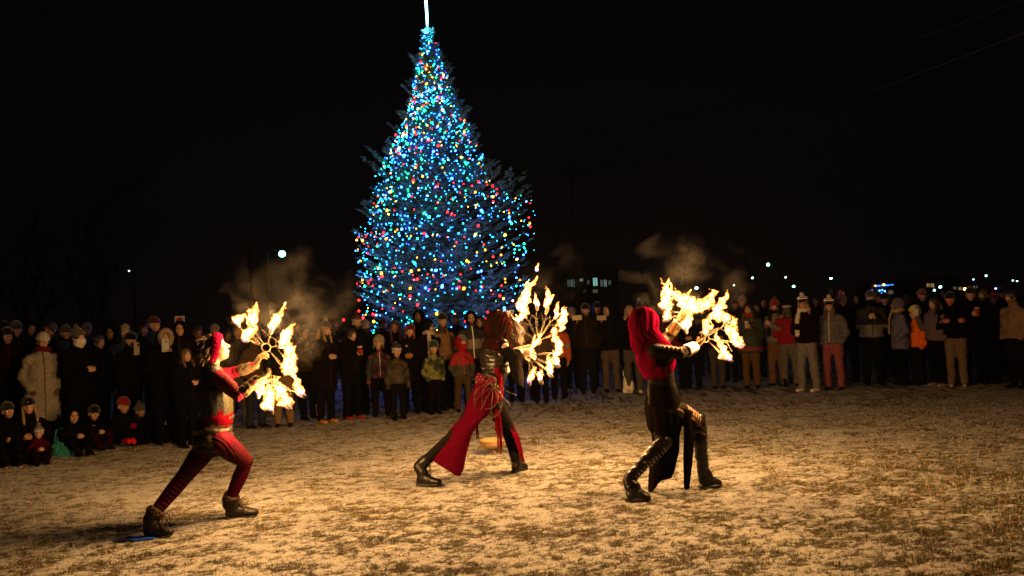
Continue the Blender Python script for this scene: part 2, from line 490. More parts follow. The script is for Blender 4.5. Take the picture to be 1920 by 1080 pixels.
for k, (lab, h0, h1, tn) in enumerate([
        ('string of tiny teal lights round the lowest boughs just above the crowd', .55, 1.9, 2.6),
        ('string of tiny teal lights looping low across the wide skirt of the tree', 1.7, 2.9, 2.7),
        ('string of tiny teal lights swagged round the widest boughs of the tree', 2.8, 3.8, 2.8),
        ('string of tiny teal lights just below the middle of the tree', 3.7, 4.6, 3.0),
        ('string of tiny teal lights round the middle of the tree', 4.5, 5.4, 3.4),
        ('string of tiny teal lights just above the middle of the tree', 5.3, 6.2, 4.2),
        ('string of tiny teal lights on the narrowing upper part of the tree', 6.1, 7.0, 5.2),
        ('string of tiny teal lights wound densely under the tip of the tree', 6.9, 8.0, 6.2),
        ('string of tiny teal lights at the very top of the tree', 7.9, 9.4, 7.2),
        ('second string of tiny teal lights woven across the narrowing upper part of the tree', 6.2, 7.4, 4.7),
        ('second string of tiny teal lights woven close below the tip of the tree', 7.2, 8.7, 5.7),
        ('second string of tiny teal lights woven across the middle of the tree', 4.6, 6.2, 3.9),
        ('second string of tiny teal lights filling the right shoulder of the tree', 3.2, 4.9, 4.4)]):
    light_string(lab, h0, h1, tn, 96, False, 100+k, GT, .1*k, 9 if k < 3 else 0)
for k, (lab, h0, h1, tn, nb) in enumerate([
        ('string of large multicoloured bulbs round the lowest boughs', .5, 2.3, 3.3, 72),
        ('string of large multicoloured bulbs round the lower half of the tree', 2.2, 4.0, 3.7, 74),
        ('string of large multicoloured bulbs round the middle of the tree', 3.9, 5.8, 4.7, 74),
        ('second string of large multicoloured bulbs criss-crossing the lower half of the tree', 1.2, 3.6, 4.2, 84),
        ('second string of large multicoloured bulbs criss-crossing the middle of the tree', 3.4, 6.4, 5.2, 84),
        ('second string of large multicoloured bulbs criss-crossing the upper tree', 6.0, 8.6, 7.2, 84),
        ('string of large multicoloured bulbs round the upper tree', 5.7, 7.5, 6.3, 78),
        ('string of large multicoloured bulbs near the tip of the tree', 7.4, 9.2, 8.3, 60)]):
    light_string(lab, h0, h1, tn, nb, True, 300+k, GMU, .33*k)
# the string that hangs free of the tree at the left
root = empty('light_string', at(673, 560, TY-.3), 'string of red and green bulbs hanging free at the left edge of the tree', 'string lights', GMU)
g = G(); hp = [at(673, y, TY-.3)-at(673, 560, TY-.3) for y in (545, 563, 583, 600, 640)]
g.loft(hp, [.004]*5, seg=3, round_=False); part('cable', g, wirem, root)
for p_, cn in zip([hp[1], hp[2], hp[3], (hp[2]+hp[3])/2+V(-.42, 0, -.1)], ['red', 'red', 'green', 'red']):
    o = bpy.data.objects.new('bulb', BM[cn, 'l']); sc.collection.objects.link(o); o.parent = root; o.location = p_

# ------------------------------------------------------------------ people
SKIN = V(.50, .29, .20)
def rot_from(f, u):
    """columns: x right, y face direction, z up"""
    f = unit(f); x = unit(np.cross(f, u)); z = np.cross(x, f)
    return np.stack([x, f, z], 1)
def head_prims(g, c, R, s=1.0, fem=0.0):
    def E(p, r, rot=None): g.ell(c+R @ (np.array(p)*s), np.array(r)*s, R if rot is None else R @ rot)
    E((0, -.012, .028), (.074, .094, .088))
    E((0, .022, -.035), (.058, .066, .072))
    E((0, .040, -.082), (.030, .036, .026))
    E((0, .062, .034), (.052, .026, .022))
    for sg in (-1, 1):
        E((sg*.036, .055, -.018), (.024, .026, .024))
        E((sg*.076, -.012, -.012), (.010, .020, .032))
    P = lambda p: c+R @ (np.array(p)*s)
    g.loft([P((0, .082, .014)), P((0, .096, -.008)), P((0, .104, -.024))], [.007*s, .010*s, .0125*s], seg=8)
    E((0, .080, -.053), (.024, .014, .008)); E((0, .078, -.063), (.020, .014, .008))
def face_finish(v, col, c, R, s=1.0, skin=SKIN, lip=V(.42, .11, .10), brow=V(.07, .045, .03), beard=None):
    L = ((v-c) @ R)/s
    hd = (np.linalg.norm(L*np.array([1, .8, .75]), axis=1) < .13)
    for sg in (-1, 1):
        e = (L-np.array([sg*.032, .078, .004]))/np.array([.019, .03, .011])
        d = np.linalg.norm(e, axis=1)
        wgt = np.clip(1.2-d, 0, 1)*hd
        v -= (R[:, 1][None, :]*(wgt*.011*s)[:, None])
        on = hd & (L[:, 1] > .03)
        e2 = np.linalg.norm((L[:, [0, 2]]-np.array([sg*.032, .003]))/np.array([.0155, .0075]), axis=1)
        col[on & (e2 < 1.25)] = V(.10, .06, .05)
        col[on & (e2 < .95)] = V(.62, .60, .58)
        e3 = np.linalg.norm((L[:, [0, 2]]-np.array([sg*.032, .003])), axis=1)
        col[on & (e3 < .0068)] = V(.04, .025, .02)
        b = np.abs(L[:, 2]-(.026-.12*(np.abs(L[:, 0])-.03)**1*0)) < .0048
        col[on & b & (np.abs(np.abs(L[:, 0])-.033) < .019)] = brow
    m_ = hd & (L[:, 1] > .05) & (np.abs(L[:, 2]+.058) < .0095) & (np.abs(L[:, 0]) < .024-.6*np.abs(L[:, 2]+.058))
    col[m_] = lip
    m2 = hd & (L[:, 1] > .05) & (np.abs(L[:, 2]+.058) < .0022) & (np.abs(L[:, 0]) < .026)
    col[m2] = lip*.35
    ck = hd & (L[:, 1] > .02) & (np.linalg.norm((L[:, [0, 2]]*np.array([1, 1])-0)-0, axis=1) > 0)
    rd = np.exp(-(((np.abs(L[:, 0])-.040)/.018)**2+((L[:, 2]+.025)/.018)**2))*ck
    col[:] = col*(1-.25*rd[:, None])+V(.55, .20, .15)*(.25*rd[:, None])
    if beard is not None:
        bm_ = hd & (L[:, 1] > -.01) & (L[:, 2] < -.038) & ~((np.abs(L[:, 0]) < .02) & (np.abs(L[:, 2]+.058) < .008))
        col[bm_] = beard
    return v, col
def hand_mesh(wrist, d, n, sgn=1, curl=.35, spread=.10, s=1.0, fat=1.0, thumb=.75, voxel=.0042, curls=None):
    """d finger direction, n back-of-hand normal, sgn +1 thumb on d x n side"""
    wrist = np.asarray(wrist, float); d = unit(d); n = unit(n-d*np.dot(n, d)); sd = np.cross(d, n)*sgn
    g = G()
    g.loft([wrist-d*.02*s, wrist+d*.018*s, wrist+d*.05*s, wrist+d*.085*s], [(.024*s*fat, .018*s*fat), (.030*s*fat, .017*s*fat), (.040*s*fat, .016*s*fat), (.040*s*fat, .013*s*fat)], side=sd, seg=12)
    LN = (.070, .079, .073, .057)
    for i in range(4):
        off = (.030-.0195*i)*s
        fd = unit(d+sd*spread*(1.5-i)); p = wrist+d*.084*s+sd*off-n*.001
        pts = [p-d*.012*s, p]; r0 = (.0092-.0005*i)*s*fat
        cu = curl*(1+.08*i) if curls is None else curls[i]
        a = 0
        for kx, fr_ in enumerate((.45, .32, .23)):
            a += cu*(1.0 if kx else .8)
            dd = unit(fd*math.cos(a)-n*math.sin(a))
            p = p+dd*LN[i]*fr_*s; pts.append(p)
        g.loft(pts, [r0*1.05, r0, r0*.95, r0*.88, r0*.74], side=sd, seg=8)
    p = wrist+d*.022*s+sd*.022*s
    t1 = unit(d*.75+sd*(.95*thumb)-n*.35); t2 = unit(d*.95+sd*.35*thumb-n*.45)
    g.loft([p, p+t1*.040*s, p+t1*.040*s+t2*.030*s, p+t1*.040*s+t2*.052*s], [.0145*s*fat, .0115*s*fat, .0100*s*fat, .0080*s*fat], seg=8)
    return fuse(g, voxel*s, 3)
def shell_open(c, R, r, cen, s, open_fn, thick=.008, noise_=.003, seed=0, seg=56, rg=40):
    """ellipsoid cap around the head with an opening for the face"""
    g = G(); g.ell(c+R @ (np.array(cen)*s), np.array(r)*s, R, seg=seg, rg=rg)
    me = g.mesh()
    bm = bmesh.new(); bm.from_mesh(me)
    dl = []
    for f in bm.faces:
        q_ = (np.array(f.calc_center_median())-c) @ R/s
        if open_fn(q_): dl.append(f)
    bmesh.ops.delete(bm, geom=dl, context='FACES')
    bmesh.ops.solidify(bm, geom=list(bm.faces), thickness=thick*s)
    bm.to_mesh(me); bm.free()
    me.polygons.foreach_set('use_smooth', [True]*len(me.polygons))
    wrinkle(me, noise_, (30, 30, 20), seed)
    return me
def face_hole(wx=.060, wz=.085, cz=-.02, y0=.02):
    return lambda q_: q_[1] > y0 and (q_[0]/wx)**2+((q_[2]-cz)/wz)**2 < 1
hairmats = {}
def hair_mat(col):
    k = tuple(col)
    if k in hairmats: return hairmats[k]
    m, t, b = new_mat('hair')
    tcn = t.nodes.new('ShaderNodeTexCoord'); mp = t.nodes.new('ShaderNodeMapping'); mp.inputs['Scale'].default_value = (90, 90, 6)
    n = t.nodes.new('ShaderNodeTexNoise'); n.inputs['Scale'].default_value = 1.5; n.inputs['Detail'].default_value = 4
    t.links.new(tcn.outputs['Object'], mp.inputs[0]); t.links.new(mp.outputs[0], n.inputs['Vector'])
    r = t.nodes.new('ShaderNodeValToRGB'); r.color_ramp.elements[0].color = (*[c*.4 for c in col], 1); r.color_ramp.elements[1].color = (*[c*1.5 for c in col], 1)
    r.color_ramp.elements[0].position = .35; r.color_ramp.elements[1].position = .65
    t.links.new(n.outputs['Fac'], r.inputs[0]); t.links.new(r.outputs[0], b.inputs['Base Color'])
    bp = t.nodes.new('ShaderNodeBump'); bp.inputs['Strength'].default_value = .8; bp.inputs['Distance'].default_value = .01
    t.links.new(n.outputs['Fac'], bp.inputs['Height']); t.links.new(bp.outputs[0], b.inputs['Normal'])
    b.inputs['Roughness'].default_value = .45; b.inputs['Specular IOR Level'].default_value = .5
    hairmats[k] = m
    return m
def strands(g, root_pts, dirs, length, r=.004, n=40, droop=.5, rs=None):
    for i in range(n):
        p = root_pts[i % len(root_pts)]+(rs.rand(3)-.5)*.02; d = unit(dirs[i % len(dirs)]+(rs.rand(3)-.5)*.6)
        L = length*(.6+.6*rs.rand()); pts = [p]
        for k in range(4):
            d = unit(d+V(0, 0, -droop*.3)); p = p+d*L/4; pts.append(p)
        g.loft(pts, [r, r, r*.8, r*.5, r*.15], seg=4, round_=False)

BK = (.012, .012, .014); CH = (.03, .03, .033); NV = (.012, .016, .035)
def crowd(label, foot, top, yaw=None, jac=BK, jl=.46, style='coat', tro=BK, boot=(.015, .012, .010), hat=None, hatc=BK, pom=None, brim=None,
          hair=None, hlen=.0, hood=None, fur=None, pose='pocket', skin=SKIN, kid=False, hunch=0.0, scarf=None, glass=False, beard=None, mask=None,
          glove=None, zip_=None, second=None, stripes=None, lift=0.0, seat=False, cat='person', group='spectators watching the fire dancers', fat=1.0, depth=None, seed=None,
          bootl=.0, legs=True, camo=None, holdz=None, lean=0.0, goggles=False, lenz=None):
    fx, fy = foot
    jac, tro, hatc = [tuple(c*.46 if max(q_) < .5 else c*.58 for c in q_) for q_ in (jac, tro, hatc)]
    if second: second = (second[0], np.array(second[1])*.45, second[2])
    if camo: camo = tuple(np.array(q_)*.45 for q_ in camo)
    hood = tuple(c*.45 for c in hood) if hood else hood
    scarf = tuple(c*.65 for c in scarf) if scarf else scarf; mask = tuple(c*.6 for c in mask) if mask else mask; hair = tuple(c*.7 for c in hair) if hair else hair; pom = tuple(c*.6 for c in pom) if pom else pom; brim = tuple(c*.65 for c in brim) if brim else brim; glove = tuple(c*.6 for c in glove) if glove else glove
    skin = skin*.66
    if depth is None:
        P0 = on_ground(fx, fy)
    else:
        P0 = at(fx, fy, depth); P0[2] = 0
    # height from the head's top at that distance
    ln = P0[1]
    zt = at(fx-(fy-top)*math.tan(ROLL), top, ln)[2]
    seed = (len(bpy.data.objects)*7) % 9973 if seed is None else seed
    rs = np.random.RandomState(seed)
    if style == 'coat' and max(jac) < .06 and rs.rand() < .35 and second is None and camo is None: style = 'puffer'
    if zip_ is None and scarf is None and rs.rand() < .55 and not seat and camo is None: zip_ = tuple(min(1, c*1.5+.015) for c in jac)
    hs = 1.26 if kid else 1.0
    ext = (.02 if hat else 0)+(.03 if hat == 'pom' else 0)
    Hn = 1.70 if not seat else (.93 if not kid else .86)
    S = zt/(Hn+ext) if not seat else (zt/(Hn+ext))
    S = max(.5, min(1.25, S))
    if yaw is None: yaw = math.degrees(math.atan2(-(0.6-P0[0]), (6.0-P0[1])))+rs.randn()*19; lean = lean or rs.randn()*.028
    kf = 1.0
    # local joints, face +y
    if not seat:
        lw = .10+.03*rs.rand(); pel = V(0, 0, .92); che = V(0, .0, 1.27); nk = V(0, .01+hunch*.5, 1.43); hd = V(0, .035+hunch, 1.585)
        if kid: nk = V(0, .01, 1.33); hd = V(0, .03, 1.535); che = V(0, 0, 1.2); pel = V(0, 0, .85)
        hip = [V(s_*.085, 0, pel[2]-.03) for s_ in (-1, 1)]
        st_ = rs.rand()*.06-.03
        kn = [V(s_*(lw-.01), .015+s_*st_, .49) for s_ in (-1, 1)]; an = [V(s_*lw, -.01+s_*st_*1.6, .085) for s_ in (-1, 1)]
        shw = .175
    else:
        pel = V(0, 0, .14); che = V(0, .05, .47); nk = V(0, .09, .62); hd = V(0, .13, .775)
        if kid: nk = V(0, .08, .56); hd = V(0, .12, .735)
        hip = [V(s_*.09, .02, .13) for s_ in (-1, 1)]; kn = [V(s_*.17, .36, .36) for s_ in (-1, 1)]; an = [V(s_*.10, .52, .07) for s_ in (-1, 1)]
        shw = .16
    if lean:
        for q_ in (che, nk, hd): q_[0] += lean*(q_[2]-pel[2])
    sh = [nk+V(s_*(shw-.008), -.01, -.105) for s_ in (-1, 1)]
    z0 = nk[2]
    def arm(s_, kind):
        S_ = sh[0 if s_ < 0 else 1]
        if seat: return V(s_*.23, .2, .33), V(s_*.07, .38, .36), V(-s_*.6, .6, .1)
        if kind == 'down': return S_+V(s_*.06, -.02, -.27), S_+V(s_*.07, .06, -.51), V(0, .1, -1)
        if kind == 'pocket': return S_+V(s_*.09, -.05, -.26), S_+V(s_*.01, .10, -.43), V(-s_*.5, .5, -.8)
        if kind == 'front': return S_+V(s_*.06, .03, -.26), V(s_*.055, .25, z0-.33), V(-s_*.9, .5, .2)
        if kind == 'cup': return S_+V(s_*.06, .04, -.26), V(s_*.06, .26, z0-.22), V(-s_*.6, .6, .6)
        if kind == 'phone': return S_+V(s_*.09, .08, -.22), V(s_*.17, .27, z0-.09), V(-s_*.2, .25, 1)
        if kind == 'face': return S_+V(s_*.08, .12, -.22), V(s_*.06, .22, z0-.07), V(-s_*.4, .0, 1)
        if kind == 'fold': return S_+V(s_*.06, .04, -.26), V(-s_*.05, .22, z0-.24), V(-s_*1, .1, .1)
    kinds = {'pocket': ('pocket', 'pocket'), 'down': ('down', 'down'), 'front': ('front', 'front'), 'cup': ('cup', 'cup'), 'phoneL': ('phone', 'pocket'),
             'phoneR': ('pocket', 'phone'), 'phone2': ('phone', 'phone'), 'cupR': ('pocket', 'cup'), 'cupL': ('cup', 'pocket'), 'fold': ('fold', 'fold'), 'face': ('face', 'face')}[pose]
    arms = [arm(-1, kinds[0]), arm(1, kinds[1])]
    Rh = rot_from(V(rs.randn()*.26, 1, -.04+rs.randn()*.07), V(rs.randn()*.06, 0, 1))
    # --- body
    g = G()
    head_prims(g, hd, Rh, hs)
    g.loft([nk-V(0, 0, .05), nk+V(0, .01, .06), hd-V(0, -.0, .03)], [.055, .050, .050], seg=10)
    g.loft([pel-V(0, 0, .06), pel+V(0, 0, .06), (pel+che)/2, che, nk-V(0, 0, .06)], [(.155, .10), (.15, .10), (.125, .09), (.15, .10), (.09, .065)], side=V(1, 0, 0), seg=12)
    for i in (0, 1):
        g.loft([che+V((-1, 1)[i]*.05, 0, .08), sh[i]], [.05, .05], seg=8)
        g.loft([sh[i], arms[i][0], arms[i][1]], [.046, .036, .025], seg=8)
        g.loft([hip[i], kn[i], an[i]], [.078, .052, .036], seg=8)
        g.loft([an[i]-V(0, .02, .03), an[i]+V(0, .13, -.06)], [.035, .028], seg=8)
    me = fuse(g, .0125 if kid or ln < 15 else .0135, 2)
    v = getv(me); col = np.tile(skin, (len(v), 1))
    v, col = face_finish(v, col, hd, Rh, hs, skin, beard=beard)
    setv(me, v)
    paint(me, col)
    hk = []
    for i in (0, 1):
        s_ = (-1, 1)[i]
        if kinds[i] == 'pocket' and not seat and glove is None: continue
        if kinds[i] == 'down': nn = V(s_, 0, 0)
        elif kinds[i] in ('phone', 'face'): nn = V(s_*.8, -.1, 0)
        else: nn = V(s_*.2, .9, .3)
        hm = hand_mesh(arms[i][1], arms[i][2], nn, -s_, .5, .06, .95, 1.25 if glove is not None else 1.0, voxel=.0075)
        if glove is None:
            paint(hm, np.tile(skin, (len(hm.vertices), 1))); me = merge_meshes(me, hm)
        else: hk.append(hm)
    body = link('person', me, painted('skin', .55, .35, .1, 50, .0))
    body.location = P0-V(0, 0, .0); body.rotation_euler = (0, 0, R_(yaw)); body.scale = (S, S, S)
    tag(body, label, cat, group)
    for hm in hk: part('glove', hm, cloth(glove, .8), body)
    # --- jacket
    f = 1.13*fat*(1+.09*rs.rand()); jz = pel[2]+.42-jl if not seat else pel[2]-.04
    g = G()
    if style == 'puffer': f *= 1.08
    loz = max(jz, .30) if not seat else jz
    pts = [V(pel[0], 0, loz), V(pel[0], 0, (loz+pel[2]+.1)/2), (pel+che)/2, che, nk-V(0, 0, .045)]
    if seat: pts = [pel-V(0, 0, .05), pel+V(0, .0, .08), (pel+che)/2, che, nk-V(0, 0, .04)]
    g.loft(pts, [(.185*f, .142*f), (.182*f, .138*f), (.165*f, .125*f), (.172*f, .122*f), (.100, .082)], side=V(1, 0, 0), seg=16, round_='end')
    for i in (0, 1):
        g.loft([che+V((-1, 1)[i]*.06, 0, .07), sh[i]], [.075*f, .070*f], seg=10)
        wv = arms[i][1]; g.loft([sh[i], arms[i][0], wv+unit(arms[i][0]-wv)*.02], [.070*f, .058*f, .045*f], seg=10)
    g.loft([nk-V(0, 0, .04), nk+V(0, .0, .045)], [(.082, .078), (.075, .073)], side=V(1, 0, 0), seg=12)
    jm = fuse(g, .018, 3)
    v = getv(jm); n_ = getn(jm)
    if style == 'puffer':
        setv(jm, v+n_*((np.abs(np.sin(v[:, 2]*38))-.5)*.014)[:, None])
    wrinkle(jm, .024, (9, 9, 13), seed); wrinkle(jm, .010, (26, 26, 34), seed+2)
    jmat = cloth(jac, .8 if style != 'puffer' else .5, 40, .3, .35, name='jacket')
    if second is not None or camo is not None:
        v = getv(jm); cl = np.tile(V(*jac), (len(v), 1))
        if second is not None:
            zc, c2, mode = second
            cl[(v[:, 2] < zc) if mode == 'low' else ((v[:, 2] > zc) if mode == 'high' else (np.abs(v[:, 2]-zc) < mode))] = c2
        if camo is not None:
            nn = fbm(v*11, 2, seed); cl[nn > .12] = camo[0]; cl[nn < -.22] = camo[1]
        cl = cl*(1+.18*fbm(v*30, 2, 3))[:, None]
        paint(jm, np.clip(cl, 0, 1)); jmat = painted('jacket_panels', .75, .3, .3, 40)
    jo = part('jacket', jm, jmat, body)
    if zip_ is not None:
        g = G(); yv = []
        for z in np.linspace(max(loz, .3)+.03, nk[2]+.02, 10):
            sel = getv(jm); mk = (np.abs(sel[:, 2]-z) < .03) & (np.abs(sel[:, 0]) < .03)
            yy = sel[mk][:, 1].max() if mk.any() else .14
            yv.append(V(0, yy+.002, z))
        g.loft(yv, [.008]*len(yv), seg=6); part('zip', g, cloth(zip_, .5), jo)
    # --- trousers, boots
    if legs:
        g = G()
        g.loft([pel-V(0, 0, .05), pel+V(0, 0, .07)], [(.165, .115), (.155, .11)], side=V(1, 0, 0), seg=14)
        wide = 1.0 if tro is None else 1.12
        for i in (0, 1): g.loft([hip[i], kn[i], an[i]+(V(0, 0, .0))], [.098*wide, .072*wide, .062*wide], seg=10)
        tm = fuse(g, .018, 3); wrinkle(tm, .020, (11, 11, 13), seed+5); wrinkle(tm, .008, (22, 22, 36), seed+6)
        to = part('trousers', tm, cloth(tro, .85, 50, .25, .3, name='trousers'), body)
        for i in (0, 1):
            g = G(); a_ = an[i]
            dn = V(0, 0, -.085) if not seat else V(0, 0, -.06)
            g.loft([a_+V(0, -.045, dn[2]+.032), a_+V(0, .05, dn[2]+.034), a_+V(0, .155, dn[2]+.030)], [(.043, .035), (.046, .036), (.040, .030)], side=V(1, 0, 0), seg=10)
            g.loft([a_+V(0, -.01, dn[2]+.05), a_+V(0, -.01, .05+bootl)], [.052, .058 if not bootl else .074], seg=10)
            bm_ = fuse(g, .013, 2); part('boot', bm_, cloth(boot, .6, name='boot'), body)
    if stripes is not None:
        for dx_ in (-.03, 0, .03):
            g = G(); g.loft([hip[1]+V(.105+abs(dx_)*-.1, dx_, -.10), kn[1]+V(.082, dx_, 0), an[1]+V(.07, dx_, .03)], [.006]*3, seg=5); part('stripe', g, cloth(stripes, .6), to)
    # --- head wear
    Rv = Rh; c = hd
    if hair is not None:
        hm = shell_open(c, Rv, (.088, .108, .100), (0, -.012, .030), hs, face_hole(.058, .075, -.025, .0), .006, .006, seed)
        hm2 = None
        if hlen > 0:
            g = G()
            for s_ in (-1, 1):
                P_ = lambda p: c+Rv @ (np.array(p)*hs)
                g.loft([P_((s_*.072, .02, .0)), P_((s_*.082, .03, -.10)), P_((s_*.088, .070, -.10-hlen*.6)), P_((s_*.080, .10, -.10-hlen))], [(.020, .032), (.024, .036), (.025, .034), (.012, .018)], seg=9)
            g.loft([c+Rv @ V(0, -.08, .0), c+Rv @ V(0, -.11, -.14), c+Rv @ V(0, -.10, -.14-hlen*.6)], [(.07, .03), (.08, .035), (.06, .02)], side=V(1, 0, 0), seg=10)
            hm2 = fuse(g, .011, 2); wrinkle(hm2, .008, (60, 60, 8), seed)
            hm = merge_meshes(hm, hm2)
        part('hair', hm, hair_mat(hair), body)
    if hat in ('beanie', 'pom', 'cap', 'ear'):
        g = G(); P_ = lambda p: c+Rv @ (np.array(p)*hs)
        sl = rs.rand()*.012
        g.loft([P_((0, -.010, .030)), P_((0, -.012, .060)), P_((0, -.015, .095)), P_((0, -.018, .122)), P_((0, -.02, .141)), P_((0, -.02, .150))],
               [(.088*hs, .104*hs), (.089*hs, .105*hs), (.080*hs, .094*hs), (.060*hs, .070*hs), (.032*hs, .037*hs), (.010, .010)], side=Rv[:, 0], seg=18, round_=False)
        if hat != 'cap': g.loft([P_((0, -.012, .022+sl)), P_((0, -.010, .056+sl))], [(.094*hs, .110*hs), (.095*hs, .111*hs)], side=Rv[:, 0], seg=18, round_=False)
        if hat == 'ear':
            for s_ in (-1, 1): g.loft([P_((s_*.085, .0, .02)), P_((s_*.086, .01, -.08))], [(.012, .035), (.01, .02)], side=V(1, 0, 0), seg=8)
        hm = fuse(g, .009 if kid or ln < 15 else .010, 2); wrinkle(hm, .005, (50, 50, 20), seed)
        if brim is not None and hat != 'cap':
            vv_ = (getv(hm)-c) @ Rv/hs; cl = np.tile(V(*hatc), (len(vv_), 1)); cl[vv_[:, 2] < .058+sl] = brim
            zz = np.sin(vv_[:, 2]*260) > .3
            if sum(brim) > .5: cl[zz & (vv_[:, 2] >= .058)] = np.array(hatc)*1.6
            paint(hm, cl); hmat = painted('knit', .9, .1, .5, 120)
        else: hmat = cloth(hatc, .9, 110, .3, .6, .3, 'knit')
        ho = part('hat', hm, hmat, body)
        if hat == 'cap':
            g = G(); g.loft([P_((0, .07, .040)), P_((0, .13, .030)), P_((0, .165, .018))], [(.070, .010), (.062, .008), (.030, .006)], side=Rv[:, 0], seg=12)
            part('visor', fuse(g, .008, 1), cloth(brim if brim is not None else hatc, .8), ho)
        if hat == 'pom' or pom is not None:
            g = G(); g.ell(P_((0, -.02, .165)), .042*hs, seg=14, rg=10); pm = g.mesh(); wrinkle(pm, .018, (70, 70, 70), seed)
            part('pompom', pm, cloth(pom or hatc, .95, 120, .4, .9), ho)
        if goggles:
            g = G(); g.loft([P_((-.086, .02, .098)), P_((-.05, .075, .112)), P_((0, .092, .116)), P_((.05, .075, .112)), P_((.086, .02, .098))], [(.018, .010), (.027, .016), (.027, .018), (.027, .016), (.018, .010)], side=Rv[:, 2], seg=10)
            go = part('goggles', fuse(g, .007, 1), cloth((.75, .75, .78), .4), body)
            g = G(); g.loft([P_((-.045, .094, .116)), P_((0, .110, .119)), P_((.045, .094, .116))], [(.015, .008)]*3, side=Rv[:, 2], seg=10)
            part('lens', fuse(g, .006, 1), leather((.10, .10, .13), .1), go)
    if hat == 'band':
        g = G(); P_ = lambda p: c+Rv @ (np.array(p)*hs)
        g.loft([P_((0, -.01, .030)), P_((0, -.012, .075))], [(.094*hs, .112*hs), (.090*hs, .106*hs)], side=Rv[:, 0], seg=16, round_=False); part('headband', fuse(g, .010, 2), cloth(hatc, .9, 100, .3, .6), body)
    if hood is not None:
        rr_ = (.112, .132, .135)
        hm = shell_open(c, Rv, rr_, (0, -.030, .008), hs, face_hole(.066, .098, -.012, .005), .012, .008, seed)
        ho = part('hood', hm, cloth(hood, .85, 40, .25, .35), body)
        if fur is not None:
            g = G(); ap = np.linspace(0, 2*np.pi, 15)
            pts = [c+Rv @ (V(.080*math.cos(a), .070+.0*a, .005+.112*math.sin(a))*hs) for a in ap]
            g.loft(pts, [.030*hs]*15, seg=9, round_=False); fm = fuse(g, .010, 1)
            vv_ = getv(fm); setv(fm, vv_+getn(fm)*(npr.rand(len(vv_))*.026-.004)[:, None]); part('fur_trim', fm, cloth(fur, .95, 150, .5, 1), ho)
    if glass:
        g = G()
        for s_ in (-1, 1):
            ap = np.linspace(0, 2*np.pi, 13); g.loft([c+Rv @ (V(s_*.033+.022*math.cos(a), .094, .002+.017*math.sin(a))*hs) for a in ap], [.0032]*13, seg=4, round_=False)
            g.loft([c+Rv @ (V(s_*.055, .092, .006)*hs), c+Rv @ (V(s_*.078, .0, .006)*hs)], [.003, .003], seg=4)
        g.loft([c+Rv @ (V(-.011, .096, .004)*hs), c+Rv @ (V(.011, .096, .004)*hs)], [.003, .003], seg=4)
        part('glasses', g, leather((.02, .02, .02), .3), body)
    if mask is not None:
        g = G(); P_ = lambda p: c+Rv @ (np.array(p)*hs)
        g.loft([P_((0, -.01, -.115)), P_((0, .015, -.06)), P_((0, .018, -.018))], [(.07*hs, .075*hs), (.078*hs, .100*hs), (.076*hs, .099*hs)], side=Rv[:, 0], seg=14, round_='start')
        mm = fuse(g, .010, 2); wrinkle(mm, .006, (30, 30, 30), seed); part('face_covering', mm, cloth(mask, .85), body)
    if scarf is not None:
        g = G()
        g.loft([nk+V(.09*math.cos(a), .095*math.sin(a)+.01, .045+.012*math.sin(a*2)) for a in np.linspace(0, 2*np.pi, 11)], [.036]*11, seg=9, round_=False)
        if holdz != 'short': g.loft([nk+V(.04, .11, .03), nk+V(.05, .17, -.15), nk+V(.055, .18, -.42)], [(.04, .02), (.05, .018), (.05, .015)], side=V(1, 0, 0), seg=9)
        sm_ = fuse(g, .011, 2); wrinkle(sm_, .010, (30, 30, 30), seed); part('scarf', sm_, cloth(scarf, .9, 90, .3, .5), body)
    bpy.context.view_layer.update()
    MW = np.array(body.matrix_world)
    info = {'body': body, 'S': S, 'hands': [MW[:3, :3] @ (arms[i][1]+unit(arms[i][2])*.07)+MW[:3, 3] for i in (0, 1)], 'yaw': R_(yaw), 'P': P0, 'H': zt,
            'loc': lambda p: MW[:3, :3] @ np.asarray(p, float)+MW[:3, 3]}
    return info
def hold(o, inf, i=None, off=(0, 0, 0)):
    p = (inf['hands'][0]+inf['hands'][1])/2 if i is None else inf['hands'][i]
    o.location = p+V(*off); o.rotation_euler = (0, 0, inf['yaw'])
def phone(inf, i, label, body=(.5, .4, .34), wide=False):
    body = tuple(c*.6 for c in body)
    root = empty('phone', (0, 0, 0), label, 'phone', 'phones held up to film')
    sz = (.078, .011, .155) if not wide else (.155, .011, .078)
    sz = tuple(k*1.15 for k in sz)
    bm = bmesh.new(); bmesh.ops.create_cube(bm, size=1); bmesh.ops.scale(bm, vec=sz, verts=bm.verts)
    bmesh.ops.bevel(bm, geom=bm.edges[:], offset=.004, segments=2); me = bpy.data.meshes.new('case'); bm.to_mesh(me); bm.free()
    link('case', me, cloth(body, .4, 50, .1, .05), root)
    g = G(); dx_ = (-sz[0]*.22, sz[2]*.30) if not wide else (-sz[0]*.34, sz[2]*.2)
    g.box((dx_[0], sz[1]/2+.002, dx_[1]), (.034, .004, .036)); cm_ = part('camera_bump', g, leather((.03, .03, .03), .2), root, False)
    for k in (-1, 1):
        g = G(); g.loft([V(dx_[0]+k*.007, sz[1]/2+.003, dx_[1]+k*.007), V(dx_[0]+k*.007, sz[1]/2+.006, dx_[1]+k*.007)], [.006, .006], seg=10); part('lens', g, leather((.01, .01, .015), .08), cm_)
    g = G(); g.box((0, -sz[1]/2-.001, 0), (sz[0]*.92, .001, sz[2]*.95)); part('screen', g, emit((.45, .5, .6), .35, 'phone_screen'), root, False)
    hold(root, inf, i, (0, 0, .05)); 
    f = V(-math.sin(inf['yaw']), math.cos(inf['yaw']), 0)
    root.location = np.array(root.location)+f*.03
    return root
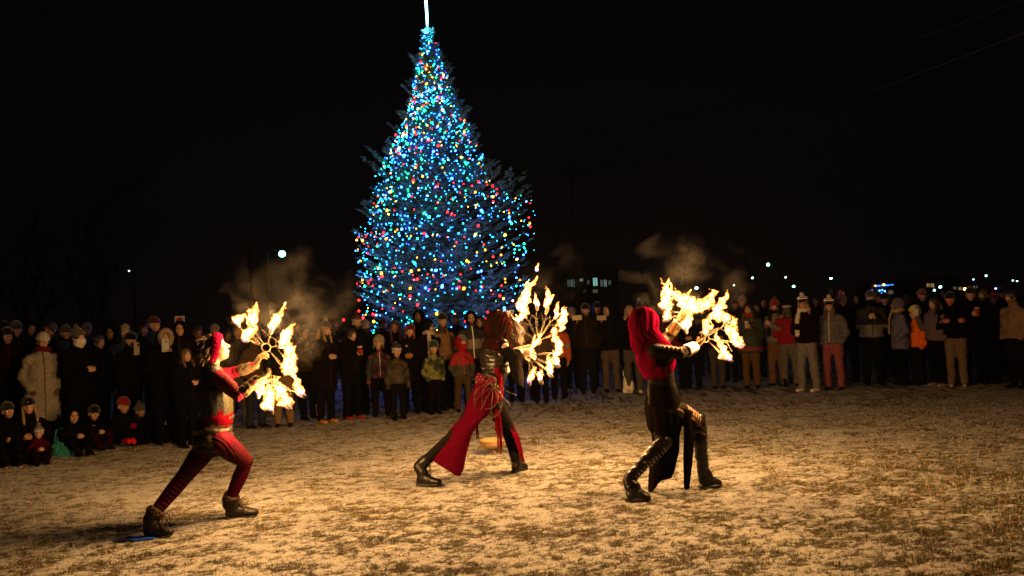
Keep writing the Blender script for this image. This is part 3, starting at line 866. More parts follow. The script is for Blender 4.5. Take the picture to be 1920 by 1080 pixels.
def cup(inf, i, label, col=(.7, .68, .64), off=(0, 0, .03)):
    col = tuple(c*.6 for c in col)
    root = empty('cup', (0, 0, 0), label, 'cup', 'cups held by spectators')
    g = G(); g.loft([V(0, 0, -.05), V(0, 0, .06)], [.030, .041], seg=14, round_=False); part('cup_body', g, cloth(col, .6, 50, .05, .05), root)
    g = G(); g.loft([V(0, 0, .058), V(0, 0, .068), V(0, 0, .074)], [.044, .044, .036], seg=14, round_=False); part('lid', g, cloth((.6, .6, .6), .5), root)
    hold(root, inf, i, off)
    return root
# ------------------------------------------------------------------ the three fire dancers
def seg_param(v, pts):
    """nearest polyline parameter 0..n-1, distance and closest point"""
    best = np.full(len(v), 1e9); par = np.zeros(len(v)); cp = np.zeros_like(v)
    for i in range(len(pts)-1):
        a, b = np.asarray(pts[i]), np.asarray(pts[i+1]); ab = b-a
        t_ = np.clip(((v-a) @ ab)/np.dot(ab, ab), 0, 1); c = a+t_[:, None]*ab; d = np.linalg.norm(v-c, axis=1)
        k = d < best; best[k] = d[k]; par[k] = i+t_[k]; cp[k] = c[k]
    return par, best, cp
def plen(pts): return sum(np.linalg.norm(np.asarray(pts[i+1])-np.asarray(pts[i])) for i in range(len(pts)-1))
class Dancer:
    def __init__(s, foot):
        s.P0 = on_ground(*foot); s.Y = s.P0[1]
    def J(s, px, py, dy=0.0):
        return at(px, py, s.Y+dy)
def boot_shape(heel, toe, ankle, top, r_top, fat=1.0, sole_h=.03, heelh=0.0, zmin=None):
    """returns (upper mesh, sole mesh) – foot from heel to toe, shaft from ankle to top"""
    d = unit(toe-heel); L = np.linalg.norm(toe-heel); upv = unit(ankle-heel-d*np.dot(ankle-heel, d)); sd = np.cross(d, upv)
    g = G()
    c1 = heel+d*.05+upv*.055; c2 = heel+d*L*.45+upv*.055; c3 = heel+d*L*.72+upv*.045; c4 = toe-d*.035+upv*.040
    g.loft([c1, c2, c3, c4], [(.036*fat, .042*fat), (.040*fat, .046*fat), (.045*fat, .036*fat), (.040*fat, .030*fat)], side=sd, seg=14)
    g.loft([c1+d*.02-upv*.005, c1+d*.025+upv*.05, ankle], [(.042*fat, .052*fat), (.044*fat, .054*fat), (r_top*.92, r_top)], side=sd, seg=14)
    g.loft([ankle, (ankle+top)/2, top], [r_top*.92, r_top, r_top*1.04], side=sd, seg=14)
    up_ = fuse(g, .0075, 3)
    g = G()
    g.loft([heel+d*.03+upv*(sole_h*.4), heel+d*L*.35+upv*(sole_h*.45), heel+d*L*.72+upv*(sole_h*.45), toe-d*.03+upv*(sole_h*.5)],
           [(.038*fat, sole_h*.62), (.036*fat, sole_h*.5), (.049*fat, sole_h*.55), (.042*fat, sole_h*.5)], side=sd, seg=14)
    for k in np.linspace(.05, L-.05, 9): g.box(heel+d*k+upv*.004, (.012, .085*fat, .014), np.stack([d, sd, upv], 1))
    so = fuse(g, .006, 1)
    return up_, so, (d, upv, sd)
def laces(g, a, b, out, sd, n=6, w=.028, r=.0028):
    for i in range(n):
        t0, t1 = i/n, (i+1)/n
        p0, p1 = a+(b-a)*t0, a+(b-a)*t1
        g.loft([p0-sd*w, (p0+p1)/2+out*.004, p1+sd*w], [r]*3, seg=5); g.loft([p0+sd*w, (p0+p1)/2+out*.006, p1-sd*w], [r]*3, seg=5)
def sheet(rows, thick=.006, seed=0, amp=.008, sub=1):
    """cloth sheet from a grid of points"""
    rows = [np.array(r, float) for r in rows]; ny_, nx_ = len(rows), len(rows[0])
    P_ = np.stack(rows)
    # bilinear refine
    k = 6; U = np.linspace(0, nx_-1, (nx_-1)*k+1); W = np.linspace(0, ny_-1, (ny_-1)*k+1)
    def interp(Aa, t_, ax):
        i = np.clip(np.floor(t_).astype(int), 0, Aa.shape[ax]-2); f = t_-i
        a = np.take(Aa, i, ax); b = np.take(Aa, i+1, ax)
        sh_ = [1]*Aa.ndim; sh_[ax] = len(t_); f = f.reshape(sh_)
        im, ip = np.clip(i-1, 0, None), np.clip(i+2, None, Aa.shape[ax]-1)
        z = np.take(Aa, im, ax); c = np.take(Aa, ip, ax)
        return .5*((2*a)+(-z+b)*f+(2*z-5*a+4*b-c)*f*f+(-z+3*a-3*b+c)*f**3)
    Q = interp(interp(P_, U, 1), W, 0)
    h_, w_ = Q.shape[:2]
    idx = np.arange(h_*w_).reshape(h_, w_)
    f = np.stack([idx[:-1, :-1], idx[:-1, 1:], idx[1:, 1:], idx[1:, :-1]], -1).reshape(-1, 4)
    me = bpy.data.meshes.new('sheet'); me.from_pydata(Q.reshape(-1, 3).tolist(), [], f.tolist())
    me.update()
    v = getv(me); n = getn(me); setv(me, v+n*(fbm(v*np.array([14, 14, 5]), 3, seed)*amp)[:, None])
    bm = bmesh.new(); bm.from_mesh(me); bmesh.ops.solidify(bm, geom=list(bm.faces), thickness=thick); bm.to_mesh(me); bm.free()
    me.polygons.foreach_set('use_smooth', [True]*len(me.polygons)); me.update()
    return me
DG = 'fire dancers lunging with fire fans'
RED = V(.2, .004, .01)

# ================= dancer 1 : red knit headband, golden green tunic
D = Dancer((262, 1008)); J = D.J
dR = unit(V(.42, -.90, 0))            # her right-hand side, towards us
fD = unit(V(.90, .42, 0))
d1 = {}
pel = J(399, 812, .22); wai = J(405, 772, .21); che = J(402, 728, .20); nkb = J(399, 696, .20); nk = J(400, 683, .21)
hdc = J(403, 655, .22)
Rh = rot_from(unit(fD+V(0, 0, .42)), V(-.25, 0, 1))
shR, shL = J(420, 716, .07), J(400, 706, .34)
elR, wrR = J(448, 743, .02), J(478, 714, .10)
elL, wrL = J(437, 699, .42), J(477, 686, .36)
hiR, hiL = J(413, 828, .14), J(394, 830, .30)
# the leg at the back (left in the picture) and the bent front leg
knB, anB = J(345, 896, .08), J(303, 955, .02)
knF, anF = J(462, 868, .26), J(441, 925, .38)
heB = on_ground(266, 1010); toB = on_ground(327, 1006)
heF = on_ground(419, 975); toF = on_ground(486, 969)
anB = heB+V(.080, .01, .165); knB = J(346, 893, .10)
anF = heF+V(.055, 0, .150)
knF = J(461, 866, (heF[1]-D.Y)-.05)
g = G(); head_prims(g, hdc, Rh, .98)
g.loft([nkb, nk, hdc-Rh[:, 2]*.02-Rh[:, 1]*.01], [.056, .046, .046], seg=12)
g.loft([pel-V(0, 0, .05), pel, wai, che, nkb], [(.145, .105), (.150, .11), (.112, .088), (.14, .10), (.08, .06)], side=dR, seg=16)
g.loft([nkb, shR], [.05, .052], seg=10); g.loft([nkb, shL], [.05, .052], seg=10)
for a_, b_, c_ in ((shR, elR, wrR), (shL, elL, wrL)): g.loft([a_, (a_+b_)/2, b_, (b_*.6+c_*.4), c_], [.048, .044, .036, .034, .024], seg=12)
for a_, b_, c_ in ((hiR, knF, anF), (hiL, knB, anB)): g.loft([a_, (a_+b_)/2, b_, b_*.65+c_*.35, c_], [.088, .078, .056, .055, .038], seg=14)
g.loft([anB, heB+V(.05, 0, .055), heB+(toB-heB)*.62+V(0, 0, .045)], [.034, .032, .024], seg=10); g.loft([anF, heF+V(.05, 0, .055), heF+(toF-heF)*.62+V(0, 0, .045)], [.034, .032, .024], seg=10)
bm_ = fuse(g, .0068, 2)
SK1 = V(.20, .12, .08)
v = getv(bm_); col = np.tile(SK1, (len(v), 1)); v, col = face_finish(v, col, hdc, Rh, .98, SK1); setv(bm_, v); paint(bm_, col)
body = link('person', bm_, painted('skin', .5, .4, .1, 60)); tag(body, 'fire dancer in red knit headband, red sleeves and shiny green-gold tunic lunging at the left', 'person', DG)
# top under the vest: red mesh with ladder slits
g = G()
for a_, b_, c_ in ((shR, elR, wrR), (shL, elL, wrL)): g.loft([a_, (a_+b_)/2, b_, (b_*.6+c_*.4), c_], [.058, .055, .046, .042, .034], seg=14)
g.loft([nkb-V(0, 0, .015), shR], [.060, .062], seg=10); g.loft([nkb-V(0, 0, .015), shL], [.060, .062], seg=10)
g.loft([pel, wai, che, nkb-V(0, 0, .01)], [(.15, .115), (.122, .098), (.150, .112), (.088, .07)], side=dR, seg=16)
tm = fuse(g, .007, 2)
v = getv(tm); cl = np.tile(V(.085, .002, .012), (len(v), 1)); n_ = getn(tm)
for arm_ in ([shR, elR, wrR], [shL, elL, wrL]):
    par, dist, cp = seg_param(v, arm_); on = (dist < .075) & (par > .15) & (par < 1.98)
    st_ = np.sin(par*44+2.0*fbm(v*30, 2, 3)) > .35
    cl[on & st_ & (fbm(v*14, 2, 5) > -.12)] = V(.05, .005, .007)
    dd = on*np.sin(par*44)*.0035; v = v+n_*dd[:, None]
setv(tm, v); paint(tm, cl); part('ruched_top', tm, painted('ribbed_knit', .7, .04, .3, 90), body)
# black sparkling vest over the back
g = G(); g.loft([wai-V(0, 0, .015), (wai+che)/2, che, J(398, 702, .19)], [(.145, .128), (.155, .134), (.168, .136), (.115, .085)], side=dR, seg=18)
vm = fuse(g, .008, 3); v = getv(vm)
vm2 = vm; wrinkle(vm2, .008, (20, 20, 8), 3); cl = np.tile(V(.009, .008, .008), (len(v), 1))
fr_ = ((v-che) @ fD) > .055; cl[fr_] = V(.015, .013, .006)
paint(vm2, cl); vest = part('vest', vm2, painted('vest_fabric', .5, .15, .3), body)
g = G(); rs = np.random.RandomState(2); vv = getv(vm2); nn = getn(vm2)
cand = np.where(((vv-che) @ fD < .02) & (nn[:, 1] < -.2))[0]
g.ell((0, 0, 0), .0034, seg=6, rg=4); sqm = g.mesh('sequin'); sqm.materials.append(metal((.8, .8, .85), .12))
for i in rs.choice(cand, 46):
    o = bpy.data.objects.new('sequin', sqm); sc.collection.objects.link(o); o.parent = vest; o.location = vv[i]+nn[i]*.003
g = G(); g.loft([wai-V(0, 0, .055), wai, wai+V(0, 0, .03)], [(.152, .128), (.144, .124), (.148, .128)], side=dR, seg=18)
sm_ = fuse(g, .008, 2); wrinkle(sm_, .007, (9, 9, 60), 4); part('waist_sash', sm_, cloth((.05, .001, .0035), .6, 60, .3, .3), body)
# satin tunic skirt
g = G(); h0 = J(398, 846, .21)
g.loft([wai-V(0, 0, .06), pel+V(0, 0, .03), pel-V(0, 0, .05), h0], [(.148, .128), (.170, .145), (.174, .150), (.168, .142)], side=dR, seg=22, round_='start')
sm_ = fuse(g, .008, 3); wrinkle(sm_, .016, (9, 9, 30), 8); wrinkle(sm_, .007, (22, 22, 70), 18)
part('tunic_skirt', sm_, cloth((.026, .022, .009), .42, 50, .25, .2, spec=.3), body)
# leggings
g = G()
g.loft([pel-V(0, 0, .03), pel-V(0, 0, .07)], [(.155, .12)]*2, side=dR, seg=14)
for a_, b_, c_ in ((hiR, knF, anF), (hiL, knB, anB)): g.loft([a_, (a_+b_)/2, b_, b_*.65+c_*.35, c_+(c_-b_)*-.02], [.096, .084, .062, .060, .043], seg=16)
lm = fuse(g, .0068, 2); v = getv(lm); n_ = getn(lm); cl = np.tile(V(.050, .001, .007), (len(v), 1))
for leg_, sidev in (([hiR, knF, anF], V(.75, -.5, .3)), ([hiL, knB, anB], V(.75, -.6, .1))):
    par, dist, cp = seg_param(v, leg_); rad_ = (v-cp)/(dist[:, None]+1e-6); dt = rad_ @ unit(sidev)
    band = (dt > .72) & (par > .12) & (par < 1.9)
    st_ = np.sin(par*66) > -.05
    cl[band & st_] = V(.012, .004, .004)
    v = v-n_*((band & st_)*.004)[:, None]
    cl[(dt < -.25)] *= .6  # shade on the far side of the leg, put into the colour
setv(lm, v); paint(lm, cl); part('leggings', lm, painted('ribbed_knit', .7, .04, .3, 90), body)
# boots with fur cuffs and laces
for nm, he, to_, an_, kn_ in (('a', heB, toB, anB, knB), ('b', heF, toF, anF, knF)):
    dleg = unit(kn_-an_)
    tp_ = an_+dleg*.02
    um, so, (dd, uu, ss) = boot_shape(he, to_, an_-dleg*.03, tp_, .050, 1.08, .03)
    wrinkle(um, .006, (22, 22, 22), 2)
    bo = part('boot', um, leather((.012, .008, .007), .5), body)
    part('sole', so, leather((.01, .01, .01), .6), bo)
    g = G(); g.loft([tp_-dleg*.022, tp_+dleg*.030], [.054, .058], seg=16, round_=False); fm = fuse(g, .008, 1); vv = getv(fm); setv(fm, vv+getn(fm)*(npr.rand(len(vv))*.014)[:, None])
    part('fur_cuff', fm, cloth((.055, .036, .025), .95, 160, .5, 1), bo)
    g = G(); laces(g, he+dd*.15+uu*.085, an_+dd*.062+uu*.0, dd, ss, 6, .024)
    kp = an_+dd*.07+uu*.0
    for sg in (-1, 1):
        g.loft([kp, kp+dd*.045+ss*sg*.03+V(0, 0, .02), kp+dd*.07+ss*sg*.04-V(0, 0, .02), kp+dd*.03+ss*sg*.02-V(0, 0, .045), kp], [.0028]*5, seg=5)
        g.loft([kp, kp+dd*.05+ss*sg*.035-V(0, 0, .04), kp+dd*.045+ss*sg*.05-V(0, 0, .10)], [.0028]*3, seg=5)
    part('laces', g, cloth((.06, .04, .03), .8), bo)
# hands in leather gauntlets, fingers curling round the fan rings
GL = cloth((.038, .027, .016), .8, 70, .3, .4, name='glove_leather')
hubA, hubB = J(499, 652, .34), J(500, 706, .12)
for wr, el, hub, sg in ((wrR, elR, hubB, 1), (wrL, elL, hubA, -1)):
    d = unit(hub-wr); nrm = unit(np.cross(d, dR)*(1 if sg > 0 else -1)+V(0, -.3, .2))
    hm = hand_mesh(wr, d, nrm, sg, .55, .10, .98, 1.22, .8)
    gg = G(); ax = unit(el-wr); gg.loft([wr+ax*.11, wr+ax*.05, wr-ax*.01], [.050, .043, .033], seg=14)
    cuff = fuse(gg, .006, 2); wrinkle(cuff, .010, (40, 40, 40), 4); hm = merge_meshes(hm, cuff)
    part('glove', hm, GL, body)
# short hair sticking out behind the headband
hm = shell_open(hdc, Rh, (.088, .108, .100), (0, -.014, .030), .98, face_hole(.060, .085, -.025, .0), .006, .010, 3)
g = G(); rs = np.random.RandomState(8); rp_, dr_ = [], []
for i in range(240):
    q_ = unit(rs.randn(3)); q_[1] = -abs(q_[1]); 
    if q_[2] < -.6: q_[2] *= -.5
    rp_.append(hdc+Rh @ (q_*V(.080, .105, .10)+V(0, -.02, .02))); dr_.append(Rh @ (q_*V(.5, 1.0, .5)+V(0, -.5, -.35)))
strands(g, rp_, dr_, .065, .0042, 900, .45, rs)
tk = [hdc+Rh @ V(0, -.06, .05)]
strands(g, [hdc+Rh @ V(0, -.0, .11), hdc+Rh @ V(.03, -.03, .10), hdc+Rh @ V(-.03, -.03, .10)], [Rh @ V(0, -.9, .15), Rh @ V(.2, -.9, .3)], .12, .0035, 90, .6, rs)
strands(g, [hdc+Rh @ V(.0, -.09, -.05), hdc+Rh @ V(0, -.07, -.08)], [Rh @ V(0, -.3, -1)], .075, .004, 160, .2, rs)
hm = merge_meshes(hm, g.mesh()); part('hair', hm, hair_mat((.06, .027, .010)), body)
# cabled headband: two plaited ropes
g = G(); K_ = 44
for ph in (0, 2.09, 4.19):
    pts = []
    for i in range(K_+1):
        a = 2*np.pi*i/K_; tilt = .30*math.cos(a)
        w_ = .026*math.sin(a*7+ph); o_ = .006*math.cos(a*14+ph*2)
        up2, fw2 = V(0, .62, .78), V(0, .78, -.62)
        pts.append(hdc+Rh @ (V(0, -.012, .016)+V(1, 0, 0)*(.090+o_)*math.sin(a)+up2*(.106+o_)*math.cos(a)+fw2*(w_*1.15+.012)))
    g.loft(pts, [.0175]*len(pts), seg=8, round_=False)
hb = fuse(g, .006, 1)
part('headband', hb, cloth((.13, .002, .020), .9, 150, .3, .8, 0, 'knit'), body)

# ================= fire fans
flame_mat, t, b_ = new_mat('flame'); t.nodes.remove(b_)
out = t.nodes['Material Output']
at1 = t.nodes.new('ShaderNodeAttribute'); at1.attribute_name = 'Col'
sp = t.nodes.new('ShaderNodeSeparateColor'); t.links.new(at1.outputs['Color'], sp.inputs[0])
lw = t.nodes.new('ShaderNodeLayerWeight'); lw.inputs['Blend'].default_value = .5
fac = math_(t, 'SUBTRACT', 1.0, lw.outputs['Facing'])
fac = math_(t, 'POWER', fac, 1.5)
tcn = t.nodes.new('ShaderNodeTexCoord'); nz = node(t, 'ShaderNodeTexNoise', Scale=34, Detail=4, Roughness=.65)
mpf = t.nodes.new('ShaderNodeMapping'); mpf.inputs['Scale'].default_value = (1, 1, .45); t.links.new(tcn.outputs['Object'], mpf.inputs[0]); t.links.new(mpf.outputs[0], nz.inputs['Vector'])
nn_ = math_(t, 'MULTIPLY', math_(t, 'SUBTRACT', nz.outputs['Fac'], .30), 2.4)
heat = math_(t, 'MULTIPLY', math_(t, 'MULTIPLY', fac, nn_), sp.outputs[0])
cr = t.nodes.new('ShaderNodeValToRGB'); t.links.new(heat, cr.inputs[0])
e0, e1 = cr.color_ramp.elements; e0.position = 0.0; e0.color = (.45, .06, .004, 1); e1.position = .75; e1.color = (1, .62, .22, 1)
e2 = cr.color_ramp.elements.new(.18); e2.color = (1, .26, .03, 1); e3 = cr.color_ramp.elements.new(.4); e3.color = (1, .45, .10, 1)
mxb = t.nodes.new('ShaderNodeMix'); mxb.data_type = 'RGBA'; t.links.new(sp.outputs[1], mxb.inputs[0]); t.links.new(cr.outputs[0], mxb.inputs[6]); mxb.inputs[7].default_value = (.03, .12, 1, 1)
em = t.nodes.new('ShaderNodeEmission'); t.links.new(mxb.outputs[2], em.inputs[0])
s1 = math_(t, 'MULTIPLY', math_(t, 'POWER', math_(t, 'MAXIMUM', heat, 0.0), 1.75), 27.0)
s2 = math_(t, 'MULTIPLY', math_(t, 'MULTIPLY', sp.outputs[1], fac), 1.2)
t.links.new(math_(t, 'ADD', s1, s2), em.inputs[1])
tr_ = t.nodes.new('ShaderNodeBsdfTransparent'); ad = t.nodes.new('ShaderNodeAddShader')
t.links.new(em.outputs[0], ad.inputs[0]); t.links.new(tr_.outputs[0], ad.inputs[1]); t.links.new(ad.outputs[0], out.inputs[0])
flame_mat.cycles.emission_sampling = 'NONE'
FC = (1.0, .515, .165)
WIRE = metal((.075, .06, .04), .6); WICK = cloth((.06, .05, .04), .9, 80, .4, .8, name='wick_fibre')
def flame_mesh(path, width, seed):
    rs = np.random.RandomState(seed); g = G()
    P_ = [np.asarray(p, float) for p in path]; L = plen(P_)
    def along(t_):
        x = t_*(len(P_)-1); i = min(int(x), len(P_)-2); return P_[i]*(1-(x-i))+P_[i+1]*(x-i)
    N = max(8, int(L/.018)); pts, rad = [], []
    for i in range(N+1):
        t_ = i/N; a = along(t_)
        wob = V(rs.randn(), rs.randn()*.6, rs.randn()*.2)*width*.22*(t_ > .02)
        pts.append(a+wob)
        e = min(1, .55+t_*3)*(1-t_**2.2)**.9
        rad.append(max(.003, width*.60*e*(.66+.6*rs.rand())))
    g.loft(pts, rad, seg=10)
    for k in range(int(1+L/.075)):
        t_ = .08+.80*rs.rand(); a = along(t_); d = unit(unit(along(min(1, t_+.1))-a+1e-6)*.6+V(rs.randn()*.35, rs.randn()*.3, .5+.3*rs.rand()))
        l_ = width*(.45+.75*rs.rand()); r0 = width*.32*(.6+.6*rs.rand()); c1 = a+d*l_*.5+V(rs.randn(), rs.randn(), 0)*width*.16
        g.loft([a, c1, a+d*l_+V(rs.randn(), 0, rs.rand())*width*.2], [r0, r0*.65, .0022], seg=8)
    me = fuse(g, .0058, 2, .5)
    v = getv(me); n = getn(me)
    v = v+n*(fbm(v*42, 3, seed)*.010)[:, None]; setv(me, v)
    par, dist, cp = seg_param(v, P_); t_ = par/(len(P_)-1)
    c = np.zeros((len(v), 3)); c[:, 0] = np.clip(1.35-.75*t_, .3, 1.3)*np.clip(.35+t_*6, 0, 1)
    db = np.linalg.norm(v-P_[0], axis=1); c[:, 1] = np.clip(1.15-db/.030, 0, 1)
    paint(me, np.clip(c, 0, 1))
    return me
def fire_fan(label, hub, wicks, ringdir, power=32.0, seed=0):
    """wicks: list of (wick point, [flame path points], width)"""
    root = empty('fire_fan', hub, label, 'fire fan', 'burning metal fans held by the dancers')
    L_ = lambda p: np.asarray(p, float)-hub
    c0 = V(0, 0, 0); nrm = unit(ringdir)
    ws = [L_(w_[0]) for w_ in wicks]
    cen = unit(np.mean([unit(w_) for w_ in ws], 0))
    a1 = cen; a2 = unit(np.cross(nrm, a1)); a1 = unit(np.cross(a2, nrm))
    g = G(); g.loft([c0+(a1*math.cos(a)+a2*math.sin(a))*.034 for a in np.linspace(0, 2*np.pi, 21)], [.0036]*21, seg=6, round_=False); part('grip_ring', g, WIRE, root)
    for i, (w_, (wp, fl, wd)) in enumerate(zip(ws, wicks)):
        d = unit(w_); s0 = d*.036; mid = (s0+w_)/2+np.cross(d, nrm)*np.linalg.norm(w_)*.05*(1 if i % 2 else -1)
        g = G(); g.loft([s0, mid, w_], [.0021]*3, seg=6); spk = part('spoke', g, WIRE, root)
        g = G(); g.loft([w_-d*.022, w_+d*.004, w_+d*.026], [.0155, .017, .0155], side=nrm, seg=12)
        wk = fuse(g, .005, 1); wrinkle(wk, .003, (90, 90, 200), i); part('wick', wk, WICK, spk)
        fm = flame_mesh([L_(p) for p in fl], wd, seed*31+i)
        fo = part('flame', fm, flame_mat, root)
        q_ = [L_(p) for p in fl]; mid_ = np.mean(q_, 0)
        lamp('flame_light', mid_, power*(wd/.07)*(plen(q_)+.05)/.16, FC, .045, fo)
    # scrolled wires between neighbouring spokes
    for i in range(len(ws)-1):
        p0, p1 = ws[i]*.62, ws[i+1]*.62; m_ = (ws[i]+ws[i+1])*.5*.90
        g = G(); g.loft([ws[i]*.22, p0, m_, p1, ws[i+1]*.22], [.0016]*5, seg=5); part('scroll_wire', g, WIRE, root)
    return root
def W(J, lst, dy, seed):
    rs = np.random.RandomState(seed); o = []
    for path, wd in lst:
        z = dy+rs.uniform(-.05, .05); pp = [J(p[0], p[1], z+.01*k) for k, p in enumerate(path)]
        o.append((pp[0]+V(0, 0, -.005), pp, wd))
    return o
fire_fan('burning fan raised in the far glove of the headband dancer, flames streaming up', hubA, W(J, [
    ([(443, 606), (450, 597), (461, 588)], .085), ([(459, 636), (466, 621), (474, 608), (478, 600)], .085),
    ([(472, 608), (477, 594), (478, 582), (487, 573)], .090),
    ([(509, 618), (514, 601), (522, 590), (536, 577)], .075),
    ([(529, 648), (533, 630), (543, 617), (554, 606)], .080),
    ([(549, 701), (542, 683), (551, 668), (541, 653), (536, 640)], .115)], .34, 1), V(.3, -.9, .2), seed=1)
fire_fan('burning fan lowered in the near glove of the headband dancer, flames like claws', hubB, W(J, [
    ([(486, 738), (491, 724), (504, 709)], .070), ([(509, 768), (504, 750), (508, 732), (506, 714)], .080),
    ([(541, 761), (531, 744), (520, 726), (514, 704)], .085), ([(566, 739), (558, 722), (552, 706)], .080)], .12, 2), V(.3, -.9, .2), seed=2)
# ================= dancer 2 : back to us, dark red hood, leather vest, long red flared panels
D = Dancer((803, 913)); J = D.J
fD = unit(V(.62, .78, 0)); dR = unit(V(.78, -.62, 0))
heB, toB = on_ground(779, 911), on_ground(828, 913); heF, toF = on_ground(960, 889), on_ground(979, 888)
heB = heB+V(0, 0, .0)
toF = heF+unit(V(.45, .6, 0))*.24
dF = heF[1]-D.Y
pel = J(912, 742, .20); wai = J(927, 708, .18); che = J(928, 668, .16); nkb = J(931, 642, .17); nk = J(935, 632, .18); hdc = J(939, 612, .20)
Rh = rot_from(unit(fD+V(.25, 0, -.12)), V(.05, 0, 1))
shR, shL = J(946, 652, .07), J(915, 650, .28)
elR, wrR = J(962, 672, .05), J(977, 659, .16)
elL, wrL = J(950, 664, .40), J(996, 650, .32)
hiR, hiL = J(925, 757, .14), J(898, 755, .26)
anB = heB+V(.085, .02, .21); knB = J(866, 806, .12)
anF = heF+V(.03, .02, .20); knF = J(951, 800, dF-.08)
g = G(); head_prims(g, hdc, Rh, .98)
g.loft([nkb, nk, hdc-V(0, 0, .03)], [.056, .048, .046], seg=12)
g.loft([pel-V(0, 0, .05), pel, wai, che, nkb], [(.150, .11), (.155, .12), (.115, .09), (.145, .10), (.085, .065)], side=dR, seg=16)
g.loft([nkb, shR], [.05, .054], seg=10); g.loft([nkb, shL], [.05, .054], seg=10)
for a_, b_, c_ in ((shR, elR, wrR), (shL, elL, wrL)): g.loft([a_, (a_+b_)/2, b_, (b_*.6+c_*.4), c_], [.050, .045, .038, .036, .026], seg=12)
for a_, b_, c_ in ((hiR, knF, anF), (hiL, knB, anB)): g.loft([a_, (a_+b_)/2, b_, b_*.65+c_*.35, c_], [.092, .080, .058, .056, .038], seg=14)
g.loft([anB, heB+V(.05, 0, .055), heB+(toB-heB)*.62+V(0, 0, .045)], [.034, .032, .024], seg=10); g.loft([anF, heF+V(.03, .03, .055), heF+(toF-heF)*.62+V(0, 0, .045)], [.034, .032, .024], seg=10)
bm_ = fuse(g, .0072, 2)
SK2 = V(.20, .125, .08)
v = getv(bm_); col = np.tile(SK2, (len(v), 1)); v, col = face_finish(v, col, hdc, Rh, .98, SK2); setv(bm_, v); paint(bm_, col)
hubA, hubB = J(1008, 640, .34), J(990, 666, .18)
h1 = hand_mesh(wrL, unit(V(.75, .1, .55)), unit(V(.45, -.45, -.6)), -1, .5, .13, 1.0, 1.0, 1.0, curls=(.15, .55, .6, .65))
h2 = hand_mesh(wrR, unit(V(.95, .1, -.18)), unit(V(.1, -.9, .35)), 1, .32, .20, 1.0, 1.0, 1.0)
for hm in (h1, h2):
    paint(hm, np.tile(SK2, (len(hm.vertices), 1))); bm_ = merge_meshes(bm_, hm)
body = link('person', bm_, painted('skin', .5, .4, .1, 60)); tag(body, 'fire dancer in brown hood, black leather vest and long split red panels seen from behind', 'person', DG)
BLK = cloth((.009, .007, .006), .8, 60, .3, .3)
g = G()
g.loft([pel, wai, che, nkb-V(0, 0, .01)], [(.158, .125), (.120, .096), (.138, .10), (.088, .07)], side=dR, seg=16)
for a_, b_, c_ in ((hiR, knF, anF), (hiL, knB, anB)): g.loft([a_, (a_+b_)/2, b_, b_*.65+c_*.35, c_, c_+(c_-b_)*.12], [.098, .086, .064, .062, .048, .046], seg=16)
g.loft([shL, elL], [.058, .048], seg=12)
lm = fuse(g, .009, 2); v = getv(lm); cl = np.tile(V(.007, .006, .005), (len(v), 1))
# cut-out dots down the outside of the back leg
par, dist, cp = seg_param(v, [hiL, knB, anB]); rad_ = (v-cp)/(dist[:, None]+1e-6)
for k in np.linspace(.25, 1.0, 9):
    on = (np.abs(par-k) < .036) & (rad_ @ unit(V(.6, -.8, -.1)) > .86); cl[on] = SK2*.8
paint(lm, cl); part('black_leggings', lm, painted('leggings_black', .7, .0, .3, 80), body)
# black leather vest
g = G(); vr = [J(930, 690, .17), J(928, 668, .16), J(930, 648, .17)]
g.loft(vr, [(.150, .118), (.165, .122), (.150, .095)], side=dR, seg=18)
vm = fuse(g, .008, 3); wrinkle(vm, .012, (8, 8, 30), 6); wrinkle(vm, .004, (30, 30, 60), 9); vest = part('leather_vest', vm, leather((.014, .012, .008), .33), body)
g = G(); rs = np.random.RandomState(2); vv = getv(vm); nn = getn(vm)
for zc in (vr[0][2]+.01, vr[1][2]+.02):
    ring_ = np.where((np.abs(vv[:, 2]-zc) < .006) & (nn[:, 1] < .2))[0]
    for i in rs.choice(ring_, 14): g.ell(vv[i]+nn[i]*.002, .004, seg=6, rg=4)
part('studs', g, metal((.6, .5, .35), .3), vest)
# black sleeve hanging from the near arm
g = G(); g.loft([shR+V(-.02, .02, .01), (shR+elR)/2, elR, elR*.55+wrR*.45], [.064, .062, .062, .060], seg=14)
tm = fuse(g, .008, 2); wrinkle(tm, .008, (16, 16, 16), 5); sl_ = part('sleeve', tm, BLK, body)
rows = [[J(950, 655, .03), J(960, 664, .0), J(970, 662, .05), J(973, 660, .12)],
        [J(952, 676, .02), J(962, 684, -.02), J(973, 682, .03), J(976, 678, .12)],
        [J(957, 698, .02), J(966, 703, -.02), J(976, 705, .04), J(979, 700, .12)],
        [J(966, 716, .02), J(972, 722, .0), J(979, 726, .05), J(981, 728, .10)]]
part('hanging_cuff', sheet(rows, .006, 4, .02), BLK, sl_)
